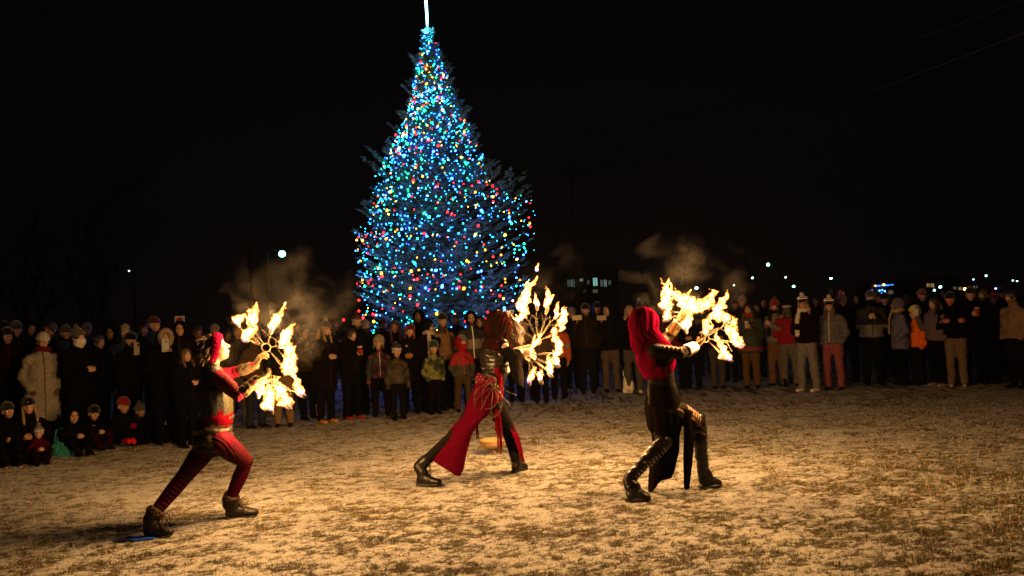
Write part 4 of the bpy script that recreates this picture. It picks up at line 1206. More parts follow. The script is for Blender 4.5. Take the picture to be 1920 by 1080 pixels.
# red hood lying over head and shoulders
hm = shell_open(hdc, Rh, (.112, .142, .150), (0, -.030, -.005), 1.0, face_hole(.075, .12, -.02, .02), .008, .010, 4)
g = G(); g.loft([hdc-V(0, 0, .07)-fD*.03, nkb+V(0, 0, .01)-fD*.01, nkb-V(0, 0, .045)], [(.100, .095), (.125, .100), (.165, .115)], side=dR, seg=18)
dm = fuse(g, .008, 2); wrinkle(dm, .020, (12, 12, 12), 7); hm = merge_meshes(hm, dm)
v = getv(hm); L_h = (v-hdc) @ Rh; dh_ = np.sqrt((L_h[:, 1]-.10)**2+(L_h[:, 2]+.06)**2); setv(hm, v+getn(hm)*(np.sin(dh_*75+fbm(v*8, 2, 3)*2.5)*.008+fbm(v*7, 2, 12)*.018)[:, None]); cl = np.tile(V(.008, .003, .002), (len(v), 1)); cl[fbm(v*16, 3, 4) > .25] = V(.022, .002, .003); paint(hm, cl)
hood_ = part('hood', hm, painted('velvet', .8, .0, .6, 60), body)
g = G(); rs = np.random.RandomState(4)
rt = [hdc+Rh @ V(x_, .085, z_) for x_, z_ in ((.05, .08), (.07, .04), (.08, 0), (.08, -.04), (.03, .10), (-.03, .10), (-.06, .06), (.07, -.08))]
strands(g, rt, [Rh @ V(.5, .7, -.5), Rh @ V(.3, .9, -.2)], .14, .0026, 240, .75, rs)
rt = [hdc+Rh @ V(x_, -.01, .13) for x_ in (-.06, -.02, .03, .06)]
strands(g, rt, [Rh @ V(.2, .8, .3)], .09, .0026, 60, .6, rs)
part('hair', g, hair_mat((.07, .035, .012)), body)
# long red panels: back leg flare and front strip
REDC = cloth((.048, .001, .0065), .85, 45, .25, .35, name='red_cloth')
def leg_flare(a, b, c, hemL, hemR, seedz):
    pass
r_ = lambda px, py, dy: J(px, py, dy)
rows = [[r_(893, 716, .16), r_(905, 712, .05), r_(921, 716, .03), r_(937, 722, .08), r_(941, 724, .20)],
        [r_(882, 742, .17), r_(898, 745, .02), r_(917, 748, .00), r_(934, 752, .05), r_(940, 750, .20)],
        [r_(868, 775, .16), r_(882, 778, .02), r_(902, 778, -.02), r_(914, 776, .02), r_(916, 768, .14)],
        [r_(845, 806, .16), r_(856, 812, .02), r_(874, 812, -.03), r_(889, 806, .0), r_(893, 796, .12)],
        [r_(825, 832, .16), r_(835, 842, .02), r_(853, 846, -.04), r_(873, 842, -.02), r_(878, 828, .10)],
        [r_(804, 856, .16), r_(818, 868, .02), r_(837, 880, -.06), r_(861, 892, -.06), r_(868, 862, .10)]]
sk = sheet(rows, .006, 3, .022); skp = part('red_panel', sk, REDC, body)
g = G(); g.loft([r_(941, 724, .20), r_(916, 768, .13), r_(893, 796, .11), r_(878, 828, .09), r_(868, 862, .09)], [.006]*5, seg=6); g.loft([r_(861, 892, -.06), r_(868, 862, .09)], [.006]*2, seg=6)
part('hem', g, BLK, skp)
rows = [[r_(937, 752, .02), r_(941, 756, .10)],
        [r_(945, 780, dF-.12), r_(952, 778, dF-.02)],
        [r_(957, 806, dF-.14), r_(964, 800, dF-.03)],
        [r_(968, 836, dF-.14), r_(975, 826, dF-.02)],
        [r_(980, 866, dF-.12), r_(984, 868, dF-.0)]]
part('red_panel', sheet(rows, .006, 5, .012), REDC, body)
# red bodice side
rows = [[r_(926, 690, .05), r_(936, 688, .04), r_(947, 686, .14)], [r_(930, 706, .04), r_(938, 706, .05), r_(944, 706, .14)], [r_(934, 724, .03), r_(938, 726, .05), r_(941, 728, .12)]]
part('red_bodice', sheet(rows, .006, 6, .006), cloth((.08, .002, .004), .7, 60), body)
# belt with pouches
belt = G(); belt.loft([r_(893, 716, .14), r_(900, 706, .04), r_(912, 706, .02), r_(925, 711, .02), r_(938, 722, .07), r_(943, 728, .18)], [(.030, .012)]*6, side=V(0, 0, 1), seg=10)
bm2 = fuse(belt, .007, 2); be = part('belt', bm2, leather((.06, .04, .03), .35), body)
for (px, py, sx_, sz_) in ((900, 709, .085, .07), (918, 716, .10, .06)):
    bmx = bmesh.new(); bmesh.ops.create_cube(bmx, size=1); bmesh.ops.scale(bmx, vec=(sx_, .03, sz_), verts=bmx.verts); bmesh.ops.bevel(bmx, geom=bmx.edges[:], offset=.008, segments=3)
    c_ = r_(px, py, .0); bmesh.ops.rotate(bmx, matrix=Matrix.Rotation(R_(-22 if px > 905 else 30), 3, 'Y'), verts=bmx.verts); bmesh.ops.translate(bmx, vec=c_, verts=bmx.verts)
    me_ = bpy.data.meshes.new('pouch'); bmx.to_mesh(me_); bmx.free(); po = part('pouch', me_, leather((.08, .002, .006), .4), be)
    g = G()
    for k in range(4): g.ell(c_+V(-.024+.016*k, -.019, .012*(-1)**k), .005, seg=6, rg=4)
    part('rivets', g, metal((.6, .6, .6), .3), po)
# wire hoops over the hip (an unlit fan hangs on the belt)
g = G()
for (cx, cz, rx_, rz_) in ((915, 752, .13, .16), (912, 744, .11, .11), (922, 750, .09, .16)):
    g.loft([r_(cx, cz, -.03)+V(rx_*math.cos(a), .05*math.sin(a*2)-.01, rz_*math.sin(a)) for a in np.linspace(0, 2*np.pi, 25)], [.0035]*25, seg=5, round_=False)
for a in np.linspace(-2.6, -.4, 6): g.loft([r_(925, 722, -.02), r_(925, 722, -.03)+V(.22*math.cos(a), -.01, .26*math.sin(a))], [.003]*2, seg=5)
hoop = empty('unlit_fan', (0, 0, 0), 'unlit wire fan hanging from the belt over the red hip', 'fire fan'); part('wire_frame', g, WIRE, hoop)
g = G(); g.ell(r_(925, 722, -.025), (.02, .012, .02)); part('clip', g, WIRE, hoop)
# tassels
TAS = cloth((.09, .002, .006), .8, 80)
for (px, py, l_, dy) in ((935, 770, .38, -.02), (893, 775, .25, .30), (930, 768, .22, -.02)):
    g = G(); rs = np.random.RandomState(px); p0 = r_(px, py, dy)
    for k in range(16):
        o_ = V(rs.randn(), rs.randn(), 0)*.010
        g.loft([p0+o_*.4, p0+o_-V(0, 0, l_*.5), p0+o_*1.4-V(0, 0, l_*(.85+.2*rs.rand()))], [.0035, .003, .002], seg=4)
    part('tassel', g, TAS, body)
for he, to_, an_, kn_ in ((heB, toB, anB, knB), (heF, toF, anF, knF)):
    dleg = unit(kn_-an_); tp_ = an_+dleg*.02
    um, so, (dd, uu, ss) = boot_shape(he, to_, an_-dleg*.06, tp_, .056, 1.08, .035)
    wrinkle(um, .006, (22, 22, 22), 2); bo = part('boot', um, leather((.010, .008, .007), .4), body); part('sole', so, leather((.012, .008, .007), .6), bo)
    g = G(); laces(g, he+dd*.15+uu*.085, an_+dd*.056+uu*.02, dd, ss, 7, .022); part('laces', g, BLK, bo)
fire_fan('burning fan held high beside the brown-hooded dancer, six flames in an arc', hubA, W(J, [
    ([(966, 607), (973, 596), (981, 588), (985, 575)], .055), ([(984, 590), (978, 570), (988, 556), (993, 536), (1013, 518)], .090),
    ([(1007, 575), (1005, 563), (1004, 547)], .048), ([(1025, 582), (1027, 563), (1030, 549), (1024, 540)], .058),
    ([(1043, 592), (1043, 580), (1046, 566)], .050), ([(1054, 616), (1055, 598), (1058, 582), (1060, 571)], .060)], .34, 3), V(.2, -.97, .1), seed=3)
fire_fan('burning fan held low beside the brown-hooded dancer, with a tall curling flame', hubB, W(J, [
    ([(1045, 662), (1046, 647), (1039, 632), (1037, 620), (1043, 606)], .075), ([(1044, 684), (1042, 670), (1038, 656)], .065),
    ([(1032, 702), (1031, 688), (1028, 674), (1028, 662)], .052), ([(1014, 714), (1013, 701), (1012, 690)], .048),
    ([(993, 716), (997, 703), (1003, 688)], .055)], .18, 4), V(.2, -.97, .1), seed=4)
# stray tongue of flame above
fo = link('flame', flame_mesh([J(1005, 509, .34), J(1008, 500, .34), J(1011, 492, .34)], .030, 77), flame_mat); tag(fo, 'small loose flame flying off above the middle fan', 'flame')

# ================= dancer 3 : red hood, black split dress, gold bracers
D = Dancer((1195, 940)); J = D.J
fD = unit(V(.90, .43, 0)); dR = unit(V(.43, -.90, 0))
heB, toB = on_ground(1171, 940), on_ground(1221, 942); heF, toF = on_ground(1309, 917), on_ground(1354, 914)
dF = heF[1]-D.Y
pel = J(1245, 756, .22); wai = J(1240, 716, .18); che = J(1232, 672, .14); nkb = J(1221, 643, .13); nk = J(1218, 630, .14); hdc = J(1213, 609, .15)
Rh = rot_from(unit(fD+V(0, 0, .05)), V(-.12, 0, 1))
shR, shL = J(1228, 658, .0), J(1232, 650, .28)
elR, wrR = J(1277, 662, -.02), J(1304, 650, .08)
elL, wrL = J(1252, 632, .36), J(1273, 603, .30)
hiR, hiL = J(1262, 770, .16), J(1240, 772, .30)
anB = heB+V(.075, .02, .20); knB = J(1243, 830, .10)
anF = heF+V(.045, 0, .20); knF = J(1309, 790, dF-.06)
g = G(); head_prims(g, hdc, Rh, .98)
g.loft([nkb, nk, hdc-V(0, 0, .03)], [.056, .048, .046], seg=12)
g.loft([pel-V(0, 0, .05), pel, wai, che, nkb], [(.155, .115), (.158, .12), (.115, .092), (.148, .105), (.085, .065)], side=dR, seg=16)
g.loft([nkb, shR], [.05, .056], seg=10); g.loft([nkb, shL], [.05, .056], seg=10)
for a_, b_, c_ in ((shR, elR, wrR), (shL, elL, wrL)): g.loft([a_, (a_+b_)/2, b_, (b_*.6+c_*.4), c_], [.052, .048, .040, .037, .026], seg=12)
for a_, b_, c_ in ((hiR, knF, anF), (hiL, knB, anB)): g.loft([a_, (a_+b_)/2, b_, b_*.65+c_*.35, c_], [.094, .084, .060, .057, .038], seg=14)
g.loft([anB, heB+V(.05, 0, .055), heB+(toB-heB)*.62+V(0, 0, .045)], [.034, .032, .024], seg=10); g.loft([anF, heF+V(.05, 0, .055), heF+(toF-heF)*.62+V(0, 0, .045)], [.034, .032, .024], seg=10)
bm_ = fuse(g, .0068, 2)
SK3 = V(.18, .11, .07)
v = getv(bm_); col = np.tile(SK3, (len(v), 1)); v, col = face_finish(v, col, hdc, Rh, .98, SK3); setv(bm_, v); paint(bm_, col)
body = link('person', bm_, painted('skin', .5, .4, .1, 60)); tag(body, 'fire dancer in bright red hood and black split dress with gold bracers', 'person', DG)
# black top and leggings with slits showing skin
g = G()
for a_, b_, c_ in ((shR, elR, wrR), (shL, elL, wrL)): g.loft([a_, (a_+b_)/2, b_, (b_*.6+c_*.4), c_*.9+b_*.1], [.060, .056, .048, .044, .036], seg=14)
g.loft([nkb-V(0, 0, .015), shR], [.060, .064], seg=10); g.loft([nkb-V(0, 0, .015), shL], [.060, .064], seg=10)
g.loft([pel-V(0, 0, .05), pel, wai, che, nkb-V(0, 0, .01)], [(.165, .130), (.168, .135), (.124, .102), (.156, .115), (.090, .07)], side=dR, seg=18)
tm = fuse(g, .0068, 2); v = getv(tm); n_ = getn(tm); cl = np.tile(V(.008, .006, .005), (len(v), 1))
for arm_ in ([shR, elR, wrR], [shL, elL, wrL]):
    par, dist, cp = seg_param(v, arm_); rad_ = (v-cp)/(dist[:, None]+1e-6)
    on = (dist < .08) & (par > .22) & (par < 1.8) & (rad_ @ unit(V(0, -.35, 1)) > .45)
    st_ = np.sin(par*38) > .15
    cl[on & st_] = SK3; v = v-n_*((on & st_)*.006)[:, None]
fl_ = (((v-pel) @ fD) > .10) & (v[:, 2] > pel[2]-.03) & (v[:, 2] < wai[2]+.09) & (((v-pel) @ dR) > -.1); cl[fl_] = SK3*.95
setv(tm, v); paint(tm, cl); part('black_top', tm, painted('black_jersey', .65, .03, .3, 60), body)
g = G()
for a_, b_, c_ in ((hiR, knF, anF), (hiL, knB, anB)): g.loft([a_, (a_+b_)/2, b_, b_*.65+c_*.35], [.102, .090, .066, .062], seg=16)
lm = fuse(g, .0068, 2); v = getv(lm); n_ = getn(lm); cl = np.tile(V(.008, .006, .005), (len(v), 1))
for leg_, sidev in (([hiR, knF, anF], V(.8, -.45, .4)), ([hiL, knB, anB], V(.75, -.6, .15))):
    par, dist, cp = seg_param(v, leg_); rad_ = (v-cp)/(dist[:, None]+1e-6); dt = rad_ @ unit(sidev)
    band = (dt > .62) & (par > .3) & (par < .98); st_ = np.sin(par*60) > -.1
    cl[band & st_] = SK3; v = v-n_*((band & st_)*.005)[:, None]
setv(lm, v); paint(lm, cl); part('leggings', lm, painted('black_jersey', .65, .03, .3, 60), body)
# dress skirt: hip wrap with a wide back panel and a narrow front panel
DRS = cloth((.009, .0065, .0055), .85, 50, .3, .3)
r_ = J
g = G(); g.loft([wai-V(0, 0, .03), pel+V(0, 0, .02), pel-V(0, 0, .07), J(1246, 792, .22)], [(.128, .106), (.172, .140), (.178, .146), (.165, .138)], side=dR, seg=20)
sm_ = fuse(g, .008, 3); wrinkle(sm_, .012, (12, 12, 4), 8); part('hip_wrap', sm_, DRS, body)
rows = [[r_(1215, 760, .22), r_(1230, 764, .07), r_(1250, 768, .04), r_(1270, 768, .08), r_(1276, 764, .14)],
        [r_(1220, 800, .24), r_(1232, 804, .09), r_(1248, 806, .06), r_(1268, 806, .10), r_(1276, 800, .16)],
        [r_(1224, 845, .28), r_(1234, 848, .15), r_(1248, 850, .12), r_(1262, 848, .14), r_(1271, 846, .20)],
        [r_(1216, 885, .30), r_(1228, 886, .19), r_(1244, 884, .16), r_(1256, 880, .18), r_(1265, 878, .24)],
        [r_(1216, 923, .32), r_(1224, 921, .22), r_(1236, 905, .20), r_(1248, 898, .22), r_(1258, 896, .28)]]
part('back_panel', sheet(rows, .006, 13, .02), DRS, body)
rows = [[r_(1280, 764, .10), r_(1292, 768, .12), r_(1300, 775, .2)],
        [r_(1282, 810, .12), r_(1292, 812, .12), r_(1300, 812, .2)],
        [r_(1281, 860, .14), r_(1289, 862, .13), r_(1298, 860, .2)],
        [r_(1283, 914, .16), r_(1287, 918, .15), r_(1292, 916, .2)]]
part('front_panel', sheet(rows, .006, 14, .012), DRS, body)
# laced knee boots
for he, to_, an_, kn_ in ((heB, toB, anB, knB), (heF, toF, anF, knF)):
    dleg = unit(kn_-an_); Lc = np.linalg.norm(kn_-an_)
    g = G(); 
    um, so, (dd, uu, ss) = boot_shape(he, to_, an_-dleg*.05, an_, .050, 1.18, .045)
    g.loft([an_-dleg*.02, an_+dleg*Lc*.35, an_+dleg*Lc*.7, kn_+dleg*.02], [.048, .053, .061, .064], seg=16)
    sm_ = fuse(g, .0075, 2); um = merge_meshes(um, sm_); wrinkle(um, .012, (14, 14, 26), 2)
    bo = part('boot', um, leather((.010, .008, .007), .34), body); part('sole', so, leather((.01, .01, .01), .5), bo)
    g = G(); fo_ = unit(dd-dleg*np.dot(dd, dleg)); s2 = np.cross(dleg, fo_)
    for k in range(11):
        c_ = an_+dleg*(Lc*(k+.3)/11.5)+fo_*(.053+.018*k/11); g.loft([c_-s2*.032-fo_*.012, c_+fo_*.004, c_+s2*.032-fo_*.012], [.0045]*3, seg=5)
    part('buckles', g, metal((.2, .17, .13), .35), bo)
# gold bracers and gloves
hubA, hubB = J(1282, 588, .28), J(1322, 634, .10)
GOLD = metal((.32, .24, .12), .32)
for wr, el, hub, sg in ((wrR, elR, hubB, 1), (wrL, elL, hubA, -1)):
    ax = unit(el-wr); g = G()
    for k in range(8):
        a = k*math.pi/4; n1 = unit(np.cross(ax, V(0, 1, 0))); n2 = np.cross(ax, n1); o_ = (n1*math.cos(a)+n2*math.sin(a))
        g.loft([wr+ax*.005+o_*.037, wr+ax*.115+o_*.047], [(.0185, .006)]*2, side=np.cross(ax, o_), seg=8)
    part('bracer', fuse(g, .0055, 1), GOLD, body)
    d = unit(hub-wr); nrm = unit(np.cross(d, dR)*sg+V(0, -.3, .3))
    hm = hand_mesh(wr, d, nrm, sg, .58, .10, .98, 1.3, .8); part('glove', hm, cloth((.065, .045, .026), .75, 70, .3, .5), body)
# red hood with cowl falling over the shoulders, folds running round the face
g = G()
g.ell(hdc+Rh @ V(0, -.028, .012), (.108, .140, .142), Rh, seg=26, rg=18)
g.loft([hdc+V(-.03, 0, -.05), nkb+V(-.035, 0, .0)], [(.110, .125), (.125, .145)], side=dR, seg=20)
g.loft([nkb+V(-.02, 0, .02), che+V(-.02, 0, .05), che+V(.00, 0, -.06), J(1235, 694, .13)], [(.135, .118), (.170, .150), (.168, .150), (.160, .138)], side=dR, seg=22)
hm = fuse(g, .008, 3); v = getv(hm); n_ = getn(hm); L = (v-hdc) @ Rh
# remove the face side and the arm hole
bm = bmesh.new(); bm.from_mesh(hm); dl = []
for f_ in bm.faces:
    p = np.array(f_.calc_center_median()); q_ = (p-hdc) @ Rh
    if q_[1] > .06 and (q_[0]/.075)**2+((q_[2]+.01)/.105)**2 < 1: dl.append(f_)
    qa = p-J(1246, 668, -.05)
    if np.dot(qa, dR) > -.06 and (np.dot(qa, fD)/.12)**2+((qa[2]+.005)/.080)**2 < 1: dl.append(f_)
    if p[2] < J(1236, 694, .13)[2]-.02+.045*math.sin(np.dot(p-che, fD)*14): dl.append(f_)
bmesh.ops.delete(bm, geom=list(set(dl)), context='FACES'); bmesh.ops.solidify(bm, geom=list(bm.faces), thickness=.006); bm.to_mesh(hm); bm.free()
v = getv(hm); n_ = getn(hm); L = (v-hdc) @ Rh
dist_f = np.sqrt((L[:, 1]-.12)**2+(L[:, 2]+.02)**2)
fold = np.sin(dist_f*95+fbm(v*7, 2, 4)*2.2)*.0036*np.clip((.33-dist_f)/.1, 0, 1)+np.sin(((v-che) @ fD)*60+((v-che) @ dR)*40+fbm(v*6, 2, 8)*3)*.0042*np.clip((dist_f-.22)/.1, 0, 1)
setv(hm, v+n_*(fold+fbm(v*9, 2, 2)*.006)[:, None]); hm.polygons.foreach_set('use_smooth', [True]*len(hm.polygons))
part('red_hood', hm, cloth((.070, .0009, .010), .85, 60, .2, .15), body)
fire_fan('burning fan raised in the far hand of the red-hooded dancer, flames sweeping left', hubA, W(J, [
    ([(1243, 578), (1247, 558), (1253, 545), (1241, 521)], .080), ([(1251, 599), (1255, 580), (1256, 565)], .065),
    ([(1286, 617), (1288, 602), (1298, 583)], .065),
    ([(1312, 580), (1291, 568), (1272, 560), (1258, 546)], .110), ([(1321, 575), (1330, 562), (1338, 546)], .105)], .28, 5), V(.3, -.9, .2), seed=5)
fire_fan('burning fan in the near gold-cuffed hand of the red-hooded dancer, trailing flames right', hubB, W(J, [
    ([(1322, 625), (1325, 606), (1333, 590)], .075), ([(1364, 602), (1349, 592), (1345, 578), (1354, 565), (1363, 556)], .090),
    ([(1389, 647), (1377, 637), (1369, 620), (1375, 606), (1376, 592)], .085), ([(1367, 673), (1356, 662), (1351, 643), (1344, 629)], .070)], .10, 6), V(.3, -.9, .2), seed=6)
# ------------------------------------------------------------------ the crowd
BR = (.10, .055, .03); TAN = (.34, .22, .13); GY = (.16, .15, .16); CR = (.55, .50, .44); BLU = (.03, .05, .14); RD = (.38, .015, .025)
DH = (.03, .018, .012); BH = (.14, .075, .03); LH = (.30, .18, .08)
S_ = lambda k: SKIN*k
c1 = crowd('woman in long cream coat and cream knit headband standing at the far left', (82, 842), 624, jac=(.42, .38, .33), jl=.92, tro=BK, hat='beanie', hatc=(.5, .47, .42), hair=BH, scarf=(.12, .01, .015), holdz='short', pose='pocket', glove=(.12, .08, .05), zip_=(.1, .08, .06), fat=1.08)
crowd('person in dark maroon jacket at the extreme left edge', (16, 838), 614, jac=(.05, .01, .012), hat='beanie', hatc=BK, hood=(.03, .01, .012))
crowd('dark figure with cap painted teal-lit behind the cream coat', (34, 812), 602, jac=NV, hat='cap', hatc=(.05, .09, .1), skin=S_(.7))  # teal light on the cap is put into its colour
crowd('bare-headed man in blue jacket behind the cream coat', (104, 815), 604, jac=(.03, .06, .16), hair=DH, pose='down')
crowd('person in grey pompom hat with white face covering and black coat', (150, 836), 612, jl=.7, hat='pom', hatc=(.12, .11, .11), mask=(.72, .68, .64), hair=DH, pose='front', hlen=0)
crowd('man in black jacket right of the white face covering', (186, 822), 628, hair=(.04, .03, .03), pose='down')
c2 = crowd('man in black cap filming with a pale phone', (246, 826), 624, jac=(.02, .018, .016), hat='beanie', hatc=BK, pose='phoneR', tro=BK)
phone(c2, 1, 'pale phone held up by the man in the black cap', (.62, .50, .40))
crowd('person with beige cap and blue hood behind the man filming', (236, 806), 609, jac=BLU, hat='beanie', hatc=(.42, .33, .22), hood=(.02, .06, .22))
c3 = crowd('person in fur-trimmed hood holding a small phone before the face', (312, 832), 620, jl=.75, hood=BK, fur=(.16, .12, .10), pose='face', skin=S_(.6))
phone(c3, 1, 'small bright phone held under the fur-trimmed hood', (.4, .4, .42))
crowd('man in dark hooded jacket under the small red and white sign', (342, 806), 604, jac=(.022, .018, .03), hood=(.02, .016, .02), beard=None)
crowd('person in blue coat with red hat looking back beside the sign', (296, 792), 594, jac=(.015, .04, .10), hat='beanie', hatc=(.12, .008, .01), lean=.1)
crowd('dark clothed spectator between the fur hood and the headband dancer', (352, 838), 655, hair=BH, hlen=.1, jac=BK, pose='front', jl=.6)
s1 = crowd('woman in black knit hat sitting on the ground at the far left', (56, 862), 738, seat=True, jac=(.02, .015, .02), hat='beanie', hatc=BK, hair=LH, hlen=.14, tro=BK, yaw=-150)
s2 = crowd('small child in patterned winter hat and magenta snowsuit on the seated woman lap', (72, 868), 798, seat=True, kid=True, jac=(.07, .004, .025), hat='pom', hatc=(.22, .22, .3), brim=(.5, .45, .5), tro=(.03, .01, .02), yaw=-140)
crowd('seated child in black hat and dark snowsuit with open mouth', (172, 842), 762, seat=True, kid=True, jac=(.012, .012, .02), hat='beanie', hatc=BK, tro=(.06, .01, .014), yaw=-125)
crowd('seated child in bright red knit hat', (226, 834), 747, seat=True, kid=True, jac=(.015, .018, .012), hat='beanie', hatc=(.40, .015, .012), glove=(.25, .006, .012), yaw=-120)
crowd('seated child in black hood resting hands on knees right of the red hat', (288, 828), 743, seat=True, kid=True, jac=BK, hood=BK, yaw=-118)
crowd('seated child in dark blue hood between the cream coat and the open-mouthed child', (134, 852), 768, seat=True, kid=True, jac=NV, hood=NV, yaw=-128)
crowd('seated adult in black at the very left edge beside the knit-hatted woman', (14, 866), 748, seat=True, jac=BK, hat='beanie', hatc=(.05, .04, .04), yaw=-140)
crowd('seated child in grey pompom hat left of the black-hooded child', (258, 829), 757, seat=True, kid=True, jac=(.04, .03, .04), hat='pom', hatc=(.16, .14, .16), yaw=-120)
crowd('child in dark boots sitting just behind the headband dancer', (347, 826), 765, seat=True, kid=True, jac=BK, hat='beanie', hatc=(.1, .1, .12), tro=(.05, .045, .05), yaw=-115)
# behind the left fan
crowd('person in grey trousers with fair hair behind the headband dancer', (448, 800), 612, jac=(.10, .08, .07), hair=LH, tro=(.20, .19, .2), boot=(.2, .18, .16))
crowd('person in dark jeans behind the left dancer gloves', (481, 802), 620, jac=(.12, .075, .04), hat='beanie', hatc=(.3, .22, .18), tro=(.03, .04, .07))
crowd('person in khaki trousers and black boots behind the left fan', (533, 800), 618, jac=(.06, .05, .04), hat='beanie', hatc=BK, tro=(.30, .19, .09))
crowd('tall man in brown jacket half hidden by the left flames', (579, 786), 611, jac=(.09, .055, .03), hair=DH, tro=BK)
crowd('woman in black coat with grey pompom hat and yellow boots', (612, 793), 599, jl=.78, hat='pom', hatc=(.05, .045, .045), pom=(.25, .22, .2), hair=LH, hlen=.12, boot=(.42, .17, .03), bootl=.16, pose='front', jac=(.018, .012, .010))
cX = crowd('man in black jacket holding a red-lidded cup beside the yellow boots', (662, 786), 617, hair=DH, pose='cup', boot=(.25, .03, .02), jac=(.016, .012, .012))
cup(cX, 1, 'red cup held by the man in the black jacket', (.35, .03, .03))
crowd('bearded man in striped knit hat standing close behind', (674, 777), 588, hat='pom', hatc=(.14, .05, .06), brim=(.5, .4, .35), beard=V(.05, .035, .03), jac=(.02, .02, .03), pom=(.08, .03, .04))
crowd('person in pale blue-grey beanie in front of the tree', (692, 764), 600, hat='beanie', hatc=(.38, .38, .46), jac=(.03, .04, .07), mask=(.04, .05, .08))  # beanie grey with a slight blue tint
crowd('girl in furry cream hat and dark floral snowsuit', (716, 781), 627, kid=True, hat='ear', hatc=(.42, .34, .26), jac=(.03, .02, .03), camo=(V(.30, .05, .10), V(.05, .05, .06)), tro=(.03, .02, .03), zip_=(.5, .5, .5), glove=(.10, .05, .04), pose='down')
crowd('boy in brown camouflage snowsuit and snowflake hat', (748, 787), 643, kid=True, hat='beanie', hatc=(.05, .05, .06), brim=(.45, .45, .45), jac=(.06, .04, .025), camo=(V(.03, .02, .012), V(.10, .075, .045)), tro=(.02, .016, .014), glove=BK, pose='down')
crowd('long-haired woman behind the boy in brown camouflage', (746, 768), 602, hair=(.10, .03, .02), hlen=.2, jac=(.03, .02, .02), pose='cup')
c4 = crowd('woman in dark red beret with a round badge on her coat', (773, 776), 607, hat='beanie', hatc=(.13, .012, .018), hair=(.16, .03, .015), hlen=.04, jl=.7, jac=(.02, .016, .018), pose='front', glove=(.34, .17, .08), skin=S_(1.15))
g = G(); g.loft([V(.05, .150, 1.30), V(.05, .158, 1.30)], [.022, .022], seg=12); part('badge', g, cloth((.55, .45, .4), .5), c4['body'])
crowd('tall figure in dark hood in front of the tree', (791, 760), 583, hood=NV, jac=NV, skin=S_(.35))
crowd('woman in glasses and hood with cream drawstrings', (808, 772), 601, hood=(.02, .03, .03), glass=True, hair=DH, jac=(.02, .022, .04), scarf=(.50, .42, .34), skin=S_(1.05))
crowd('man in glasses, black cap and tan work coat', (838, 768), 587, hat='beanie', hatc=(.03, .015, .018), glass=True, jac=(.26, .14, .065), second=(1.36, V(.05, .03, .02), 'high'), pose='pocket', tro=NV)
crowd('boy in green camouflage jacket and dark teal hat', (816, 777), 637, kid=True, hat='beanie', hatc=(.02, .06, .07), hair=BH, jac=(.05, .08, .03), camo=(V(.26, .26, .07), V(.02, .03, .02)), tro=(.018, .014, .013), pose='pocket', skin=S_(1.1))
crowd('child in red hooded jacket with dark sleeves', (870, 772), 627, kid=True, hood=(.42, .012, .025), jac=(.06, .06, .05), second=(1.05, V(.42, .012, .025), 'high'), tro=(.10, .06, .03), zip_=(.4, .02, .03), mask=(.40, .015, .03), hat='beanie', hatc=(.2, .19, .2), pose='pocket')
crowd('bearded man in glasses and black hood with a white zip', (889, 768), 585, hood=(.02, .02, .022), glass=True, beard=V(.05, .035, .03), jac=(.022, .022, .024), second=(1.14, V(.24, .20, .18), .085), zip_=(.7, .68, .66), pose='pocket')
crowd('woman with dark hair behind the bearded man hood', (906, 758), 592, hair=DH, jac=(.03, .02, .03), skin=S_(.9))
# behind the middle fan and right of it
crowd('person in tan jacket behind the middle fan', (990, 752), 600, jac=(.30, .18, .11), hair=BH, tro=(.02, .016, .014), pose='down')
crowd('child in hooded brown coat behind the middle dancer hands', (968, 754), 618, jac=(.20, .12, .08), hood=(.15, .10, .07), tro=BK)
crowd('person in brown puffer jacket and black snow trousers behind the middle flames', (1016, 756), 612, jac=(.14, .09, .065), style='puffer', hair=DH, tro=(.016, .014, .012), fat=1.1)
crowd('person in orange safety vest with grey stripes behind the middle flames', (1050, 748), 598, jac=(.55, .09, .03), second=(1.12, V(.34, .34, .32), .04), tro=(.02, .016, .012), hair=DH, pose='down', fat=1.12)
crowd('grey-haired person behind the man with the white phone', (1076, 728), 577, hat='beanie', hatc=(.28, .28, .34), jac=(.03, .03, .04))
c5 = crowd('heavy man in dark brown coat and black hat filming with a white phone', (1104, 738), 569, hat='beanie', hatc=(.018, .014, .012), jac=(.055, .038, .024), pose='phoneR', tro=(.025, .025, .03), beard=V(.16, .09, .06), fat=1.22)
phone(c5, 1, 'white phone held sideways by the heavy man in brown', (.8, .68, .5), True)
crowd('tall person in bright blue hood', (1127, 724), 566, hood=(.03, .07, .42), jac=(.02, .03, .10), hat='beanie', hatc=BK)
c6 = crowd('person in black coat and grey trousers filming with a phone held flat', (1148, 735), 572, hair=LH, hood=(.03, .03, .035), jl=.52, tro=(.16, .12, .10), pose='phoneR', skin=S_(1.1))
phone(c6, 1, 'dark phone held sideways by the person in grey trousers', (.5, .42, .3), True)
c7 = crowd('blonde woman in black coat and red gloves with a cup', (1190, 736), 573, hair=(.42, .28, .16), hlen=.02, jl=.5, tro=(.13, .11, .10), glove=(.35, .015, .06), pose='cup', boot=(.55, .50, .44), bootl=.13)
cup(c7, 0, 'white patterned cup held in red gloves', (.65, .62, .6))
crowd('person with hat painted purple-lit behind the blonde woman', (1184, 722), 577, hat='beanie', hatc=(.28, .22, .5), jac=(.03, .03, .06))  # purple light is put into the hat colour
crowd('person in white pompom hat behind the red hood', (1206, 716), 562, hat='pom', hatc=(.10, .06, .06), pom=(.6, .55, .5), jac=(.05, .03, .03))
crowd('grey-haired spectator just right of the red hood', (1230, 728), 574, hair=(.25, .22, .22), jac=(.10, .06, .045), hlen=.05)
